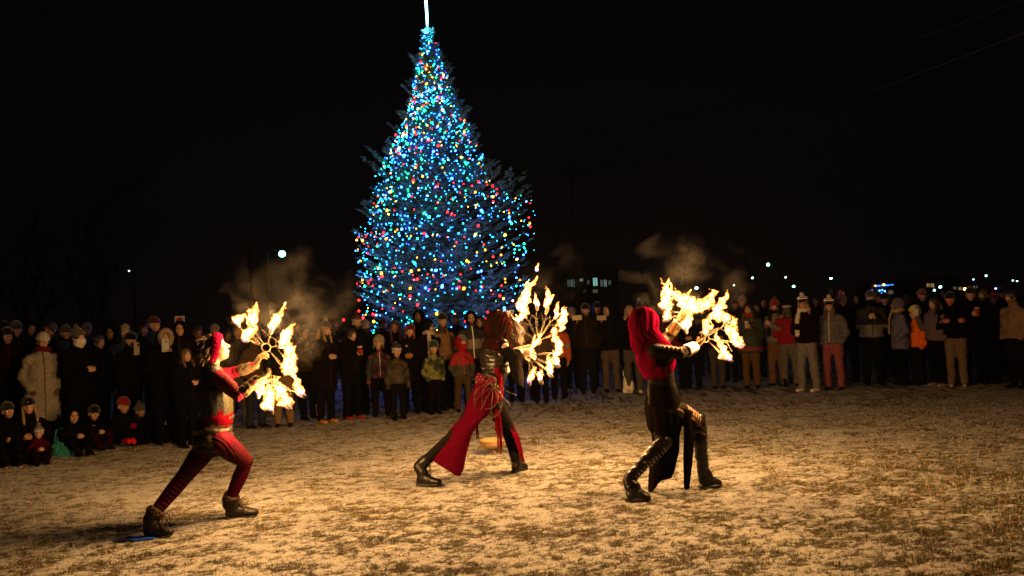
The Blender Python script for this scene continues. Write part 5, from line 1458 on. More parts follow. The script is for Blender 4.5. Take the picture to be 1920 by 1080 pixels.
crowd('person in dark red jacket behind the red-hooded dancer arms', (1270, 728), 580, jac=(.20, .015, .02), hair=DH, tro=BK)
crowd('dark clothed person between the two fans of the red-hooded dancer', (1302, 730), 582, jac=BK, hat='beanie', hatc=BK, tro=BK, pose='front')
crowd('person in faded jeans under the right flames', (1348, 728), 584, jac=(.02, .016, .014), hair=DH, tro=(.09, .085, .08), pose='front')
crowd('person in dark parka behind the faded jeans', (1372, 716), 578, jac=(.018, .018, .02), hood=BK)
# right hand side
c8 = crowd('woman in dark green coat with red scarf and red hem holding a cup', (1411, 728), 570, hair=(.14, .06, .03), hlen=.16, hood=(.05, .045, .03), jac=(.035, .05, .035), jl=.62, second=(.80, V(.40, .02, .02), .022), scarf=(.35, .03, .02), holdz='short', tro=(.17, .09, .045), pose='cup', fat=1.16, skin=S_(1.1))
cup(c8, 1, 'cream cup held by the woman with the red scarf', (.66, .56, .44))
crowd('person in white pompom hat behind the red scarf woman', (1402, 712), 551, hat='pom', hatc=(.42, .30, .30), pom=(.06, .04, .04), jac=(.03, .03, .04))
crowd('fair-haired person looking away behind the green coat', (1424, 708), 573, hair=(.4, .33, .3), jac=(.03, .03, .06))
crowd('smiling girl in red pompom hat, grey jacket and brown trousers', (1460, 724), 558, hat='pom', hatc=(.36, .03, .045), pom=(.12, .08, .08), jac=(.24, .22, .22), tro=(.22, .11, .055), scarf=(.03, .02, .025), pose='cup', lean=-.05, hair=DH, hlen=.1)
crowd('girl in red jacket turned away with white headband and grey trousers', (1484, 725), 567, jac=(.36, .018, .025), hat='band', hatc=(.6, .58, .56), hair=DH, hlen=.1, tro=(.19, .17, .16), yaw=-25, pose='pocket')
crowd('girl in cream turtleneck and long dark coat with ski goggles on her hat', (1518, 734), 552, hat='pom', hatc=(.05, .012, .02), pom=(.65, .62, .6), goggles=True, glass=True, hair=(.28, .17, .08), hlen=.16, jac=(.025, .012, .012), camo=None, scarf=(.62, .55, .46), tro=(.26, .24, .25), boot=(.5, .48, .45), pose='fold', glove=BK, skin=S_(1.15))
crowd('girl in grey puffer jacket and pink trousers with goggles on a black hat', (1566, 731), 556, hat='pom', hatc=(.02, .018, .02), pom=(.5, .48, .48), goggles=True, hair=(.05, .025, .015), hlen=.18, jac=(.17, .165, .20), style='puffer', tro=(.34, .10, .13), pose='pocket', skin=S_(1.12), zip_=(.5, .4, .35))
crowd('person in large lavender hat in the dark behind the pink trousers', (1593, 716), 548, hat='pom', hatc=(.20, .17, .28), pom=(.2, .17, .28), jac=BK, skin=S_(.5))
crowd('person in grey knit hat and black jacket with a pale grey lower half', (1640, 722), 545, hat='beanie', hatc=(.07, .08, .09), mask=BK, jac=(.012, .012, .014), second=(1.10, V(.22, .22, .26), 'low'), pose='cup', tro=BK)
crowd('man with tanned face in black hat behind the scarf', (1668, 712), 549, hat='beanie', hatc=BK, jac=BK, skin=S_(.9))
crowd('person in lavender puffer coat with a long beige fringed scarf seen sideways', (1694, 722), 560, style='puffer', hood=(.18, .17, .30), jac=(.20, .19, .34), jl=.62, scarf=(.48, .34, .22), tro=BK, yaw=75, skin=S_(1.2))
crowd('boy in orange jacket and bright yellow beanie', (1724, 721), 571, kid=True, hat='beanie', hatc=(.62, .72, .06), brim=(.60, .70, .05), jac=(1.0, .19, .02), tro=(.02, .02, .015), pose='pocket', skin=S_(1.1))
c9 = crowd('woman in lavender jacket and black trousers filming beside the orange boy', (1762, 724), 557, hair=DH, hlen=.12, jac=(.20, .15, .20), tro=BK, boot=(.25, .18, .13), pose='phoneR', skin=S_(1.1))
phone(c9, 1, 'bright phone held by the woman in lavender', (.6, .55, .5))
crowd('person in pink cap behind the filming woman', (1742, 708), 542, hat='cap', hatc=(.28, .09, .12), jac=BK, skin=S_(.8))  # cap coloured dull pink
crowd('man in black jacket and tan trousers with a red face', (1797, 725), 547, hat='beanie', hatc=BK, jac=(.012, .011, .012), tro=(.26, .18, .13), boot=(.3, .26, .2), skin=V(.55, .16, .13), pose='fold')  # skin redder than on the other spectators
c10 = crowd('person in black jacket and trousers with three white side stripes', (1829, 721), 538, hat='beanie', hatc=(.03, .025, .03), jac=BK, tro=(.012, .012, .02), stripes=(.65, .6, .6), pose='cup')
cup(c10, 0, 'red and white cup held beside the striped trousers', (.5, .04, .05))
crowd('bearded dark-haired man in black coat right of the striped trousers', (1860, 719), 540, hair=DH, beard=V(.05, .03, .025), jac=BK, tro=BK, jl=.7, pose='pocket', skin=S_(.85))
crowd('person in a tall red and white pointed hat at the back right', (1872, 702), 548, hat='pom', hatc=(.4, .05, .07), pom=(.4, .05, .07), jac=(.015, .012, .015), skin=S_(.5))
crowd('man in tan puffer jacket at the extreme right edge', (1912, 728), 545, style='puffer', jac=(.34, .22, .14), hair=DH, hood=None, beard=V(.12, .07, .05), pose='pocket', tro=(.02, .02, .03), zip_=(.1, .07, .05))
# more heads in the dark rows behind
back = [
 (8, 600, 'figure in black knit hat at the back left corner', BK, 'beanie'), (60, 606, 'hooded figure between the cream coat and the maroon jacket', (.02, .02, .04), 'hood'),
 (128, 610, 'dark figure left of the grey pompom hat', (.03, .02, .02), 'beanie'), (166, 606, 'figure with pale hat just behind the white face covering', (.10, .10, .12), 'beanie'),
 (212, 612, 'hooded dark figure left of the beige cap', BK, 'hood'), (270, 606, 'dark figure behind the phone of the black-capped man', (.02, .03, .05), 'hair'),
 (372, 612, 'dark figure behind the headband dancer hair', BK, 'hair'), (408, 608, 'grey-capped man beyond the headband dancer face', (.16, .13, .13), 'beanie'),
 (428, 618, 'figure in brown coat left of the fair-haired person', BR, 'hair'), (505, 612, 'dark figure behind the spokes of the left fan', BR, 'beanie'),
 (556, 606, 'dark figure between khaki trousers and brown jacket', (.04, .03, .03), 'hood'), (636, 600, 'hooded figure behind the yellow boots woman', (.03, .03, .05), 'hood'),
 (724, 598, 'woman in red hat behind the furry cream hat', (.12, .02, .03), 'beanie'), (862, 590, 'dark-haired figure behind the tan work coat', (.03, .03, .05), 'hair'),
 (950, 590, 'figure behind the brown hood', (.03, .03, .04), 'hood'), (1150, 570, 'figure in grey hood behind the flat phone', (.05, .05, .07), 'hood'),
 (1248, 572, 'figure behind the raised arm of the red-hooded dancer', (.04, .03, .03), 'hair'), (1325, 572, 'figure behind the white flames on the right', (.03, .025, .02), 'hood'),
 (1387, 560, 'figure in black hat left of the white pompom hat', BK, 'beanie'), (1440, 560, 'figure in dark hood left of the red pompom hat', BK, 'hood'),
 (1538, 556, 'dark figure between the two goggle hats', BK, 'hair'), (1616, 552, 'black-clad figure left of the grey knit hat', BK, 'hood'),
 (1655, 547, 'dark figure behind the grey knit hat', (.02, .02, .03), 'beanie'), (1708, 552, 'figure in pale hat left of the yellow beanie', (.12, .12, .16), 'beanie'),
 (1786, 540, 'figure in black hood behind the tan trousers man', BK, 'hood'),
 (1888, 540, 'black-clad figure left of the tan puffer jacket', BK, 'beanie')]
for i, (px, ty, lab, jc, hd_) in enumerate(back):
    hz = 598-(px-960)*math.tan(ROLL)
    dd_ = 18.6 if px < 700 else 18.2
    if px < 400: dd_ = 13.8+1.2*(i % 2)
    elif px < 600: dd_ = 14.8
    by_ = hz+F_PX*1.5/dd_
    crowd(lab, (px, by_), max(ty, by_-F_PX*1.86/dd_), jac=jc, hat='beanie' if hd_ == 'beanie' else None, hatc=tuple(min(1, c*2.2+.01) for c in jc), hood=jc if hd_ == 'hood' else None,
          hair=DH if hd_ == 'hair' else None, pose=('pocket', 'down', 'front', 'fold')[i % 4], skin=S_(.8), tro=BK)

# ------------------------------------------------------------------ small things on the field
bag = empty('plastic_bag', on_ground(1178, 736), 'crumpled white plastic bag standing on the snow beside the white boots', 'bag')
def bag_mesh(w_, d_, h_, seed):
    g = G(); g.loft([V(0, 0, .015), V(.01, 0, h_*.35), V(0, 0, h_*.7), V(0, 0, h_)], [(w_*.5, d_*.5), (w_*.52, d_*.55), (w_*.44, d_*.42), (w_*.30, d_*.16)], side=V(1, 0, 0), seg=20)
    me = fuse(g, .009, 1); wrinkle(me, .035, (16, 16, 7), seed); wrinkle(me, .010, (50, 50, 20), seed+1); return me
part('bag_body', bag_mesh(.21, .12, .33, 3), cloth((.62, .58, .54), .5, 30, .1, .5), bag)
for s_ in (-1, 1):
    g = G(); g.loft([V(s_*.05-.03, .0, .32), V(s_*.05-.02, 0, .43), V(s_*.05+.02, 0, .43), V(s_*.05+.03, 0, .32)], [(.010, .004)]*4, side=V(1, 0, 0), seg=6); part('bag_handle', g, cloth((.62, .58, .54), .5, 30, .1, .5), bag)
bag2 = empty('tote_bag', on_ground(116, 856), 'crumpled teal bag lying beside the seated woman', 'bag')
part('bag_body', bag_mesh(.26, .18, .24, 7), cloth((.03, .20, .22), .55, 30, .2, .5), bag2)
g = G(); g.loft([V(-.09, 0, .2), V(-.07, .02, .34), V(.0, .02, .36), V(.05, 0, .22)], [(.02, .006)]*4, side=V(0, 1, 0), seg=6); part('bag_handle', g, cloth((.03, .20, .22), .55, 30, .2, .5), bag2)
gl = empty('mitten', on_ground(243, 838)+V(0, -.1, .10), 'bright red mitten beside the child in the red hat', 'mitten')
hm = hand_mesh(V(0, 0, 0), V(.8, -.2, .1), V(0, 0, 1), 1, .5, .04, 1.1, 1.6, .7, voxel=.008); part('mitten_body', hm, cloth((.45, .012, .03), .9, 90), gl)
# woven fuel bowl
bw = empty('basket', on_ground(926, 853), 'shallow woven straw basket on the snow between the middle dancer legs', 'basket')
STR = cloth((.26, .17, .08), .8, 60, .3, .4, name='straw')
g = G(); pr = [(.0, .10), (.02, .075), (.05, .085), (.07, .11), (.10, .135), (.14, .150)]
def lathe(g, pr, seg=28, th=.008):
    o_ = [np.array([[r*math.cos(a), r*math.sin(a), z] for a in np.linspace(0, 2*np.pi, seg, endpoint=False)]) for z, r in pr]
    i_ = [np.array([[max(.002, r-th)*math.cos(a), max(.002, r-th)*math.sin(a), z+th*.3] for a in np.linspace(0, 2*np.pi, seg, endpoint=False)]) for z, r in pr[::-1]]
    g.rings(o_+i_, caps=False)
lathe(g, [(.075, .03), (.08, .09), (.10, .125), (.14, .148), (.165, .150)]); wv = g.mesh(); v = getv(wv)
a_ = np.arctan2(v[:, 1], v[:, 0]); n_ = getn(wv); setv(wv, v+n_*((np.sin(a_*14)*np.sin(v[:, 2]*260))*.004)[:, None]); part('bowl', wv, STR, bw)
g = G(); g.loft([V(.152*math.cos(a), .152*math.sin(a), .165) for a in np.linspace(0, 2*np.pi, 31)], [.008]*31, seg=6, round_=False)
for k in range(22):
    a = k*2*np.pi/22; g.loft([V(.04*math.cos(a), .04*math.sin(a), .076), V(.10*math.cos(a), .10*math.sin(a), .082), V(.132*math.cos(a), .132*math.sin(a), .105), V(.153*math.cos(a), .153*math.sin(a), .165)], [.0035]*4, seg=5)
part('ribs', g, STR, bw)
for k in range(3):
    a = k*2.1+.5; g = G(); g.loft([V(.05*math.cos(a), .05*math.sin(a), .078), V(.06*math.cos(a+.4), .06*math.sin(a+.4), .0)], [.008, .007], seg=7); part('foot', g, STR, bw)
# small red leaf-like scrap on the snow
# ------------------------------------------------------------------ far background
def lamp_post(px, py, Y, label, col=(.45, 1.0, .85), s=40, r=.16, group='street lamps in the distance', power=0, arm=.45):
    top = at(px, py, Y); root = empty('street_lamp', (top[0], Y, 0), label, 'street lamp', group); H = top[2]
    g = G(); g.loft([V(arm, .1, 0), V(arm, .1, H*.6), V(arm, .1, H+.3)], [.13, .10, .07], seg=8); part('pole', g, cloth((.02, .02, .02), .9), root)
    g = G(); g.loft([V(arm, .1, H+.25), V(arm*.5, .1, H+.40), V(0, .1, H+.22)], [.05, .045, .04], seg=6); part('arm', g, cloth((.02, .02, .02), .9), root)
    g = G(); g.loft([V(.22, .1, H+.20), V(-.22, .1, H+.17)], [(.16, .09)]*2, side=V(0, 1, 0), seg=8); part('lamp_head', g, cloth((.02, .02, .02), .9), root)
    g = G(); r *= .72; g.ell((0, 0, H), (r, r, r*.9), seg=12, rg=8); gl_ = part('lamp_glass', g, emit(col, s, 'street_light'), root)
    if power: lamp('lamp_light', (0, -.4, H-.4), power, col, .3, gl_)
    return root
lamp_post(529, 476, 62, 'brightest blue-white street lamp left of the tree', (.10, 1.0, .62), 40, .36, power=30, arm=-1.2)
lamp_post(242, 508, 85, 'small distant street lamp above the crowd at the left', (.7, 1, .8), 5, .11)
lamp_post(1440, 496, 95, 'highest street lamp right of the flames', (.3, 1, .75), 30, .24)
lamp_post(1411, 521, 130, 'small street lamp lower left of the highest right-hand lamp', (.4, 1, .7), 16, .20)
lamp_post(1473, 520, 130, 'small faint street lamp right of the highest right-hand lamp', (.5, 1, .7), 10, .18)
lamp_post(1488, 537, 110, 'teal street lamp just above the ski goggles', (.25, 1, .75), 26, .22)
lamp_post(1558, 522, 120, 'green-white street lamp above the pink trousers', (.3, 1, .65), 22, .22)
lamp_post(1376, 535, 140, 'faint street lamp beside the right-hand flames', (.6, .9, .6), 8, .16)
lamp_post(1306, 540, 120, 'white lamp glimpsed over the right-hand flames', (.5, .9, 1), 30, .26)
lamp_post(1763, 538, 150, 'teal harbour lamp left of the amber light', (.25, .9, .9), 24, .32)
lamp_post(1752, 544, 150, 'small teal harbour lamp at the left end of the harbour lights', (.3, 1, .9), 20, .24)
lamp_post(1780, 542, 150, 'pale teal harbour lamp in the middle of the harbour lights', (.4, 1, .8), 22, .26)
lamp_post(1809, 542, 160, 'amber harbour lamp mirrored in the dark water', (1.0, .45, .06), 60, .34, power=150)
lamp_post(1849, 517, 150, 'high teal lamp above the bearded man', (.3, 1, .85), 14, .22)
lamp_post(1825, 524, 160, 'small blue lamp left of the high teal lamp', (.3, .6, 1), 12, .18)
lamp_post(1899, 526, 160, 'left of the twin blue-white lamps at the right edge', (.5, .8, 1), 10, .18)
lamp_post(1907, 527, 160, 'right of the twin blue-white lamps at the right edge', (.5, .8, 1), 10, .18)
lamp_post(1867, 541, 150, 'violet-blue lamp behind the bearded man', (.15, .15, 1), 20, .22)
# water of the harbour
wx0, wx1 = at(1690, 560, 70)[0], 400
g = G(); g.add([(44, 78, .012), (300, 60, .012), (420, 158, .012), (60, 158, .012)], [(0, 1, 2, 3)])
m, t, b = new_mat('dark_water'); b.inputs['Base Color'].default_value = (.004, .006, .01, 1); b.inputs['Roughness'].default_value = .12
nz = node(t, 'ShaderNodeTexNoise', Scale=1.6, Detail=4); tcw = t.nodes.new('ShaderNodeTexCoord'); t.links.new(tcw.outputs['Object'], nz.inputs['Vector'])
bp = t.nodes.new('ShaderNodeBump'); bp.inputs['Strength'].default_value = .25; bp.inputs['Distance'].default_value = .1; t.links.new(nz.outputs['Fac'], bp.inputs['Height']); t.links.new(bp.outputs[0], b.inputs['Normal'])
structure('water', g, m, False)
# dark building with lit windows behind the middle fan
def windowed(name, label, x0, x1, Y, z1, wins, wallc, dep=9, roofc=(.05, .05, .06)):
    P0 = V((x0+x1)/2, Y, 0); root = empty(name, P0, label, 'building'); W_ = x1-x0
    g = G(); g.box((0, dep/2, z1/2), (W_, dep, z1)); part('wall', g, cloth(wallc, .9, 3, .2, .2), root, False)
    g = G(); e = .5
    g.add([(-W_/2-e, -e, z1+.002), (W_/2+e, -e, z1+.002), (W_/2+e, dep+e, z1+.002), (-W_/2-e, dep+e, z1+.002), (-W_/2-e, dep/2, z1+2.2), (W_/2+e, dep/2, z1+2.2)], [(0, 1, 5, 4), (2, 3, 4, 5), (0, 4, 3), (1, 2, 5), (3, 2, 1, 0)])
    part('roof', g, cloth(roofc, .9, 3, .2, .2), root, False)
    for (px, py, pw, ph, col, s) in wins:
        c = at(px, py, Y); k = Y/F_PX; x = c[0]-P0[0]; z = c[2]
        g = G(); 
        for dx_, dz_, sx_, sz_ in ((0, ph*k/2+.05, pw*k+.2, .1), (0, -ph*k/2-.05, pw*k+.2, .1), (-pw*k/2-.05, 0, .1, ph*k), (pw*k/2+.05, 0, .1, ph*k), (0, 0, .07, ph*k)): g.box((x+dx_, -.06, z+dz_), (sx_, .12, sz_))
        wn = part('window', g, cloth((.2, .2, .2), .7), root, False)
        g = G(); g.box((x, -.02, z), (pw*k, .03, ph*k)); part('pane', g, emit(col, s, 'lit_pane'), wn, False)
    return root
bx0, bx1 = at(1050, 530, 118)[0], at(1160, 530, 118)[0]
windowed('building', 'dark building with rows of dim teal windows between the flames', bx0, bx1, 118, 7.0, [
    (1066, 531, 4, 13, (.5, .8, .75), .10), (1072, 531, 4, 13, (.5, .8, .75), .16), (1078, 531, 4, 15, (.5, .9, .85), .2), (1090, 525, 5, 5, (.5, .8, .8), .3),
    (1103, 529, 3, 7, (.5, .8, .7), .15), (1116, 528, 8, 16, (.45, 1, .85), .45), (1128, 531, 4, 12, (.5, .8, .7), .14), (1135, 531, 5, 13, (.55, .8, .7), .22), (1143, 530, 4, 8, (.5, .8, .7), .12),
    (1116, 546, 9, 6, (.7, .65, .4), .10), (1096, 546, 5, 5, (.4, .5, .4), .04)], (.02, .02, .022))
bx0, bx1 = at(1728, 540, 170)[0], at(1760, 540, 170)[0]
windowed('building', 'low harbour building with amber-lit front left of the harbour lamps', bx0, bx1, 175, 4.2, [(1740, 535, 6, 7, (1, .5, .15), .30), (1748, 535, 6, 7, (1, .5, .2), .35)], (.03, .025, .02))
bx0, bx1 = at(1785, 545, 180)[0], at(1838, 540, 180)[0]
windowed('building', 'long harbour shed with pale lit windows behind the amber lamp', bx0, bx1, 185, 4.6, [(1790, 540, 6, 5, (.8, .6, .4), .12), (1800, 541, 6, 5, (1, .55, .2), .3), (1818, 539, 7, 4, (1, .6, .3), .3), (1828, 538, 8, 4, (.7, .6, .45), .16)], (.03, .025, .02))
# blue-lit vendor truck
def vehicle(name, label, px0, px1, Y, zh, col, lights, cab=True, cat='truck', roofglow=None):
    x0, x1 = at(px0, 550, Y)[0], at(px1, 550, Y)[0]; P0 = V((x0+x1)/2, Y, 0); root = empty(name, P0, label, cat); W_ = x1-x0
    bm = bmesh.new(); prof_ = [(-W_/2, .45), (-W_/2, zh*.95), (-W_/2+.15, zh), (W_/2*.45, zh), (W_/2*.62, zh*.62), (W_/2, zh*.52), (W_/2, .45)] if cab else [(-W_/2, .4), (-W_/2, zh*.6), (-W_/2*.72, zh*.63), (-W_/2*.45, zh), (W_/2*.30, zh), (W_/2*.58, zh*.64), (W_/2, zh*.58), (W_/2, .4)]
    a = [bm.verts.new((x, 0, z)) for x, z in prof_]; b_ = [bm.verts.new((x, 2.0, z)) for x, z in prof_]
    bm.faces.new(a); bm.faces.new(b_[::-1])
    for i in range(len(a)): bm.faces.new((a[i], b_[i], b_[(i+1) % len(a)], a[(i+1) % len(a)]))
    bmesh.ops.recalc_face_normals(bm, faces=bm.faces); bmesh.ops.bevel(bm, geom=bm.edges[:], offset=.06, segments=2); me = bpy.data.meshes.new('body'); bm.to_mesh(me); bm.free()
    part('body', me, leather(col, .3), root)
    for sx in (-.62, .62):
        g = G(); g.loft([V(W_/2*sx, -.05, .34), V(W_/2*sx, .2, .34)], [.34, .34], seg=16); wh = part('wheel', g, leather((.01, .01, .01), .7), root)
        g = G(); g.loft([V(W_/2*sx, -.10, .34), V(W_/2*sx, -.04, .34)], [.18, .18], seg=12); part('rim', g, metal((.4, .4, .4), .4), wh)
    g = G(); g.box((W_*.05 if cab else 0, -.012, zh*.78), (W_*.35, .02, zh*.22)); part('window', g, leather((.01, .012, .014), .1), root, False)
    for (px, py, pw, ph, c, s) in lights:
        q_ = at(px, py, Y); k = Y/F_PX; g = G(); g.ell((q_[0]-P0[0], -.10, q_[2]), (pw*k/2, .06, ph*k/2), seg=8, rg=6); part('light', g, emit(c, s, 'vehicle_light'), root)
    return root
B_ = (.05, .25, 1)
vehicle('truck', 'vendor truck with blue light strip, amber beacons and blue dotted lights', 1630, 1682, 62, 2.9, (.03, .03, .04), [
    (1645, 536, 14, 2.0, B_, 3), (1660, 535, 14, 2.0, B_, 3.5), (1671, 534, 8, 2.0, B_, 2), (1640, 536, 3.5, 3.5, (1, .35, .05), 5), (1656, 534, 4.5, 4.5, (1, .5, .05), 8),
    (1648, 545, 3, 3, (.1, .5, 1), 6), (1653, 544, 3, 3, (.05, .3, 1), 8), (1658, 546, 3, 3, (.1, .5, 1), 7), (1652, 550, 3, 3, (.05, .2, 1), 8), (1657, 552, 4, 3, (.1, .4, 1), 9), (1648, 551, 3, 3, (.2, .6, 1), 5),
    (1655, 556, 3, 2.5, (.05, .1, 1), 8), (1660, 550, 3, 3, (.05, .2, 1), 6), (1634, 545, 3, 5, (.15, .15, .9), 2), (1669, 548, 11, 9, (.5, .42, .3), .12)])  # the last oval is a pale panel given a faint glow
vehicle('parked_van', 'dark van with pale roof line and red tail lights behind the pink trousers', 1566, 1592, 44, 2.3, (.10, .12, .12), [
    (1575, 551, 3, 3, (1, .03, .05), 2.5), (1579, 551, 3, 3, (1, .03, .05), 2.5), (1576, 560, 4.5, 4.5, (1, .05, .03), 3)], cat='van')
vehicle('parked_car', 'dark car showing one red tail light right of the ski goggles', 1522, 1548, 46, 1.5, (.02, .02, .025), [(1533, 563, 4, 3.5, (1, .03, .05), 2.5)], cab=False, cat='car')
vehicle('parked_car', 'parked car with teal light painted on its body behind the left crowd', 205, 262, 24, 1.62, (.05, .16, .13), [], cab=False, cat='car')  # teal light on the car is put into its body colour
# box sign and the little red and white sign
sg_ = empty('sign', at(1557, 546, 42)*V(1, 1, 0), 'small pale rectangular sign on a post above the goggles', 'sign')
z_ = at(1557, 546, 42)[2]; g = G(); g.box((0, 0, z_), (.24, .04, .30)); part('sign_panel', g, cloth((.5, .45, .42), .7), sg_, False); g = G(); g.loft([V(0, .05, 0), V(0, .05, z_)], [.03, .03], seg=8); part('post', g, metal((.3, .3, .3)), sg_)
q0 = at(337, 599, 17.0); sg_ = empty('sign', (q0[0], 17.0, 0), 'small white sign with a red half-round emblem over the dark hood', 'sign')
g = G(); g.box((0, 0, q0[2]), (.205, .02, .145)); pn = part('sign_panel', g, cloth((.60, .56, .56), .6), sg_, False)
g = G(); n_ = 20; g.loft([V(0, -.012, q0[2]-.035), V(0, -.014, q0[2]-.035)], [.001, .001], seg=4)
me = bpy.data.meshes.new('emblem'); pts = [(.082*math.cos(a), -.0125, q0[2]-.045+.092*math.sin(a)) for a in np.linspace(0, math.pi, n_)]
me.from_pydata(pts+[(x, -.010, z) for x, y, z in pts], [], [tuple(range(n_-1, -1, -1))]+[(i, i+1, n_+i+1, n_+i) for i in range(n_-1)]); part('emblem', me, cloth((.40, .012, .02), .6), pn, False)
for k, wx in enumerate((-.042, -.014, .012, .040)):
    g = G(); g.box((wx, -.016, q0[2]-.020), (.016, .004, .022 if k % 2 else .016)); part('lettering', g, cloth((.6, .56, .56), .6), pn, False)
g = G(); g.loft([V(0, .03, 0), V(0, .03, q0[2]+.05)], [.018, .018], seg=8); part('post', g, metal((.3, .3, .3)), sg_)
# utility poles, wires, bare trees
def upole(px, Y, H, label, arm=True):
    x = at(px, 560, Y)[0]; root = empty('utility_pole', (x, Y, 0), label, 'utility pole', 'wooden utility poles')
    g = G(); g.loft([V(0, 0, 0), V(0, 0, H/2), V(0, 0, H)], [.16, .14, .11], seg=10); part('pole', g, cloth((.035, .03, .026), .9, 8, .3, .5), root)
    if not arm: return
    g = G(); g.box((0, -.15, H-.6), (2.2, .12, .12)); ca = part('crossarm', g, cloth((.035, .03, .026), .9, 8, .3, .5), root, False)
    for s_ in (-.95, 0, .95):
        g = G(); g.loft([V(s_, -.15, H-.53), V(s_, -.15, H-.38)], [.05, .035], seg=8); part('insulator', g, leather((.2, .2, .2), .2), ca)
    return V(x, Y, H)
upole(472, 50, 7.3, 'pale utility pole left of the bright street lamp')
upole(156, 27, 7.2, 'utility pole behind the bare tree at the left', False)
pA = upole(1082, 60, 13, 'utility pole just right of the christmas tree')
pB = upole(1403, 70, 8, 'slim pole rising above the green coat woman')
for k, (a_, b_) in enumerate((((1160, 232, 55), (1700, 54, 26)), ((1150, 300, 55), (1590, 160, 26)))):
    p, q_ = at(*a_), at(*b_); d = q_-p; g = G()
    pts = [p+d*t_+V(0, 0, -1.2*4*(t_+.3)*(1.3-t_)*.25) for t_ in np.linspace(-.4, 1.6, 18)]
    g.loft(pts, [.022]*18, seg=5); o = link('power_line', g.mesh(), cloth((.06, .06, .06), .9)); tag(o, ('upper' if k == 0 else 'lower')+' power line climbing to the upper right', 'power line')
def bare_tree(px, Y, H, label, seed):
    x = at(px, 560, Y)[0]; root = empty('bare_tree', (x, Y, 0), label, 'tree', 'leafless trees at the left'); rs = np.random.RandomState(seed)
    tg_, cg = G(), G(); n = [0]
    def grow(p, d, L, r, lev):
        pts = [p]; 
        for k in range(4):
            d = unit(d+rs.randn(3)*.13+V(0, 0, .05)); pts.append(pts[-1]+d*L/4)
        (tg_ if lev == 0 else cg).loft(pts, [r*(1-.12*k) for k in range(5)], seg=7 if lev < 2 else 4, round_=False)
        if lev >= 4: return
        for k in range(4 if lev < 2 else 3):
            a = rs.rand()*6.28; dd = unit(d*.75+V(math.cos(a), math.sin(a), .25)*.75); t_ = rs.randint(2, 5)
            grow(pts[t_], dd, L*(.55+.25*rs.rand()), r*.5, lev+1)
    grow(V(0, 0, 0), V(.02, 0, 1), H*.36, .24, 0)
    part('trunk', tg_, cloth((.022, .018, .016), .95, 10, .4, .8), root); part('crown', cg, cloth((.022, .018, .016), .95, 10, .4, .8), root)
bare_tree(180, 24, 8.5, 'large leafless tree behind the crowd at the left', 4)
bare_tree(60, 34, 8, 'smaller leafless tree at the far left', 9)

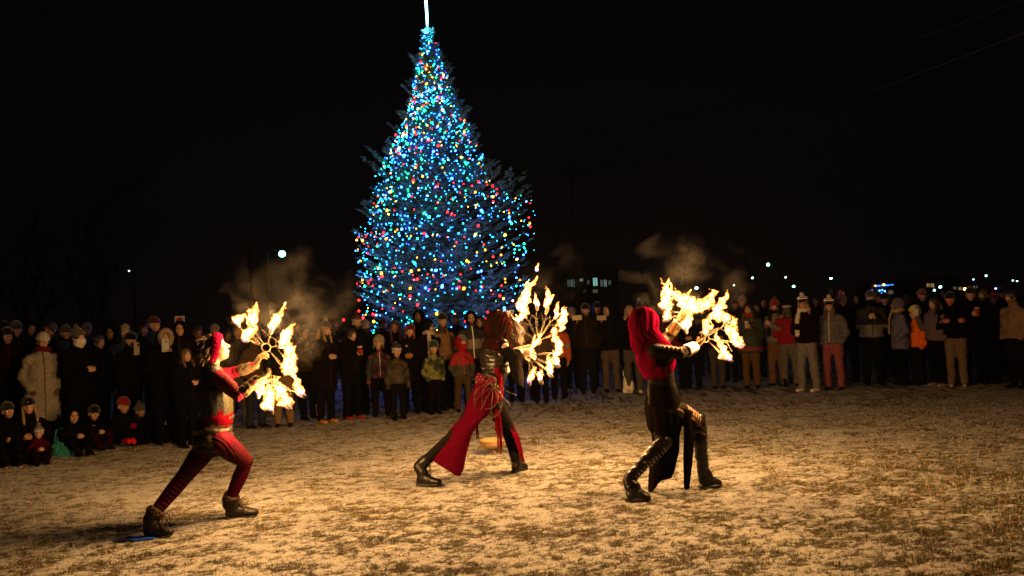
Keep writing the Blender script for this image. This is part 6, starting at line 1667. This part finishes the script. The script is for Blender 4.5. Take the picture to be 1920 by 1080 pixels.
# ------------------------------------------------------------------ smoke drifting off the fans
def smoke(px, py, Y, rx, ry, rz, label, dens, seed, tilt=0.0):
    rx, ry, rz, dens = rx*1.30, ry*1.2, rz*1.35, dens*.16
    c = at(px, py, Y); g = G(); g.ell((0, 0, 0), (rx, ry, rz), seg=24, rg=16)
    m = bpy.data.materials.new('smoke'); m.use_nodes = True; t = m.node_tree; t.nodes.clear(); o_ = t.nodes.new('ShaderNodeOutputMaterial')
    pv = t.nodes.new('ShaderNodeVolumePrincipled'); pv.inputs['Color'].default_value = (.62, .58, .56, 1); pv.inputs['Anisotropy'].default_value = .35
    tc_ = t.nodes.new('ShaderNodeTexCoord'); mp_ = t.nodes.new('ShaderNodeMapping'); mp_.inputs['Location'].default_value = (seed*3.1, seed, seed*2); t.links.new(tc_.outputs['Object'], mp_.inputs[0])
    w1 = node(t, 'ShaderNodeTexNoise', Scale=3.2, Detail=3, Distortion=.6); t.links.new(mp_.outputs[0], w1.inputs['Vector'])
    w2 = node(t, 'ShaderNodeTexNoise', Scale=11, Detail=4, Roughness=.6, Distortion=1.6); t.links.new(mp_.outputs[0], w2.inputs['Vector'])
    ln_ = t.nodes.new('ShaderNodeVectorMath'); ln_.operation = 'LENGTH'; sc3 = t.nodes.new('ShaderNodeVectorMath'); sc3.operation = 'MULTIPLY'; sc3.inputs[1].default_value = (1/rx, 1/ry, 1/rz)
    t.links.new(tc_.outputs['Object'], sc3.inputs[0]); t.links.new(sc3.outputs[0], ln_.inputs[0])
    er = math_(t, 'MULTIPLY', math_(t, 'SUBTRACT', .62, w1.outputs['Fac']), 2.2); fall = math_(t, 'MAXIMUM', math_(t, 'SUBTRACT', math_(t, 'SUBTRACT', 1.0, ln_.outputs['Value']), er), 0.0)
    a = math_(t, 'MAXIMUM', math_(t, 'SUBTRACT', w1.outputs['Fac'], .47), 0.0); r_2 = math_(t, 'ABSOLUTE', math_(t, 'SUBTRACT', w2.outputs['Fac'], .5), 0.0)
    b2 = math_(t, 'MAXIMUM', math_(t, 'SUBTRACT', .06, r_2), 0.0)
    d = math_(t, 'ADD', math_(t, 'MULTIPLY', a, 1.2*dens), math_(t, 'MULTIPLY', math_(t, 'MULTIPLY', a, b2), 300.0*dens))
    d = math_(t, 'MULTIPLY', d, fall); t.links.new(d, pv.inputs['Density']); t.links.new(pv.outputs[0], o_.inputs['Volume'])
    o = link('smoke', g.mesh(), m); o.location = c; o.rotation_euler = (0, R_(tilt), 0); tag(o, label, 'smoke', kind='stuff'); o['kind'] = 'stuff'
    return o
smoke(548, 565, 6.7, .48, .34, .42, 'brown smoke rolling off the left fans', 1.3, 1, 20)
smoke(1290, 520, 7.4, .50, .32, .34, 'brown smoke curling above the right fans', 1.7, 2)
smoke(1035, 520, 8.4, .30, .28, .32, 'thin smoke above the middle fan', .8, 3)
smoke(440, 650, 7.1, .22, .18, .20, 'breath-like smoke before the headband dancer face', 1.6, 4)

# blue light under the headband dancer's heel, put in as a blue sheet
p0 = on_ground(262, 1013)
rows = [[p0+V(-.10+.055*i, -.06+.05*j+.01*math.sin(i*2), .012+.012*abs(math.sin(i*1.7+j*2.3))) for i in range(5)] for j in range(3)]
o = link('blue_light_sheet', sheet(rows, .004, 9, .006), cloth((.01, .05, .35), .6)); tag(o, 'flat blue sheet put in for blue light under the rear boot of the headband dancer', 'cloth')
# blue fill on the snow comes from lamps added along the lowest strings
for (px, py, dy_) in ((700, 690, -2.2), (790, 690, -2.4), (880, 690, -2.4), (960, 690, -2.0)):
    pass

# ------------------------------------------------------------------ the cold smoky air over the field
g = G(); g.box((0, 98, 12), (900, 220, 26.5))
m = bpy.data.materials.new('haze'); m.use_nodes = True; t = m.node_tree; t.nodes.clear(); o_ = t.nodes.new('ShaderNodeOutputMaterial')
pv = t.nodes.new('ShaderNodeVolumePrincipled'); pv.inputs['Color'].default_value = (.85, .87, .9, 1); pv.inputs['Density'].default_value = .0001; pv.inputs['Anisotropy'].default_value = .3
t.links.new(pv.outputs[0], o_.inputs['Volume'])
o = link('haze', g.mesh('haze', False), m); tag(o, 'thin cold haze hanging over the whole field', 'haze', kind='stuff')
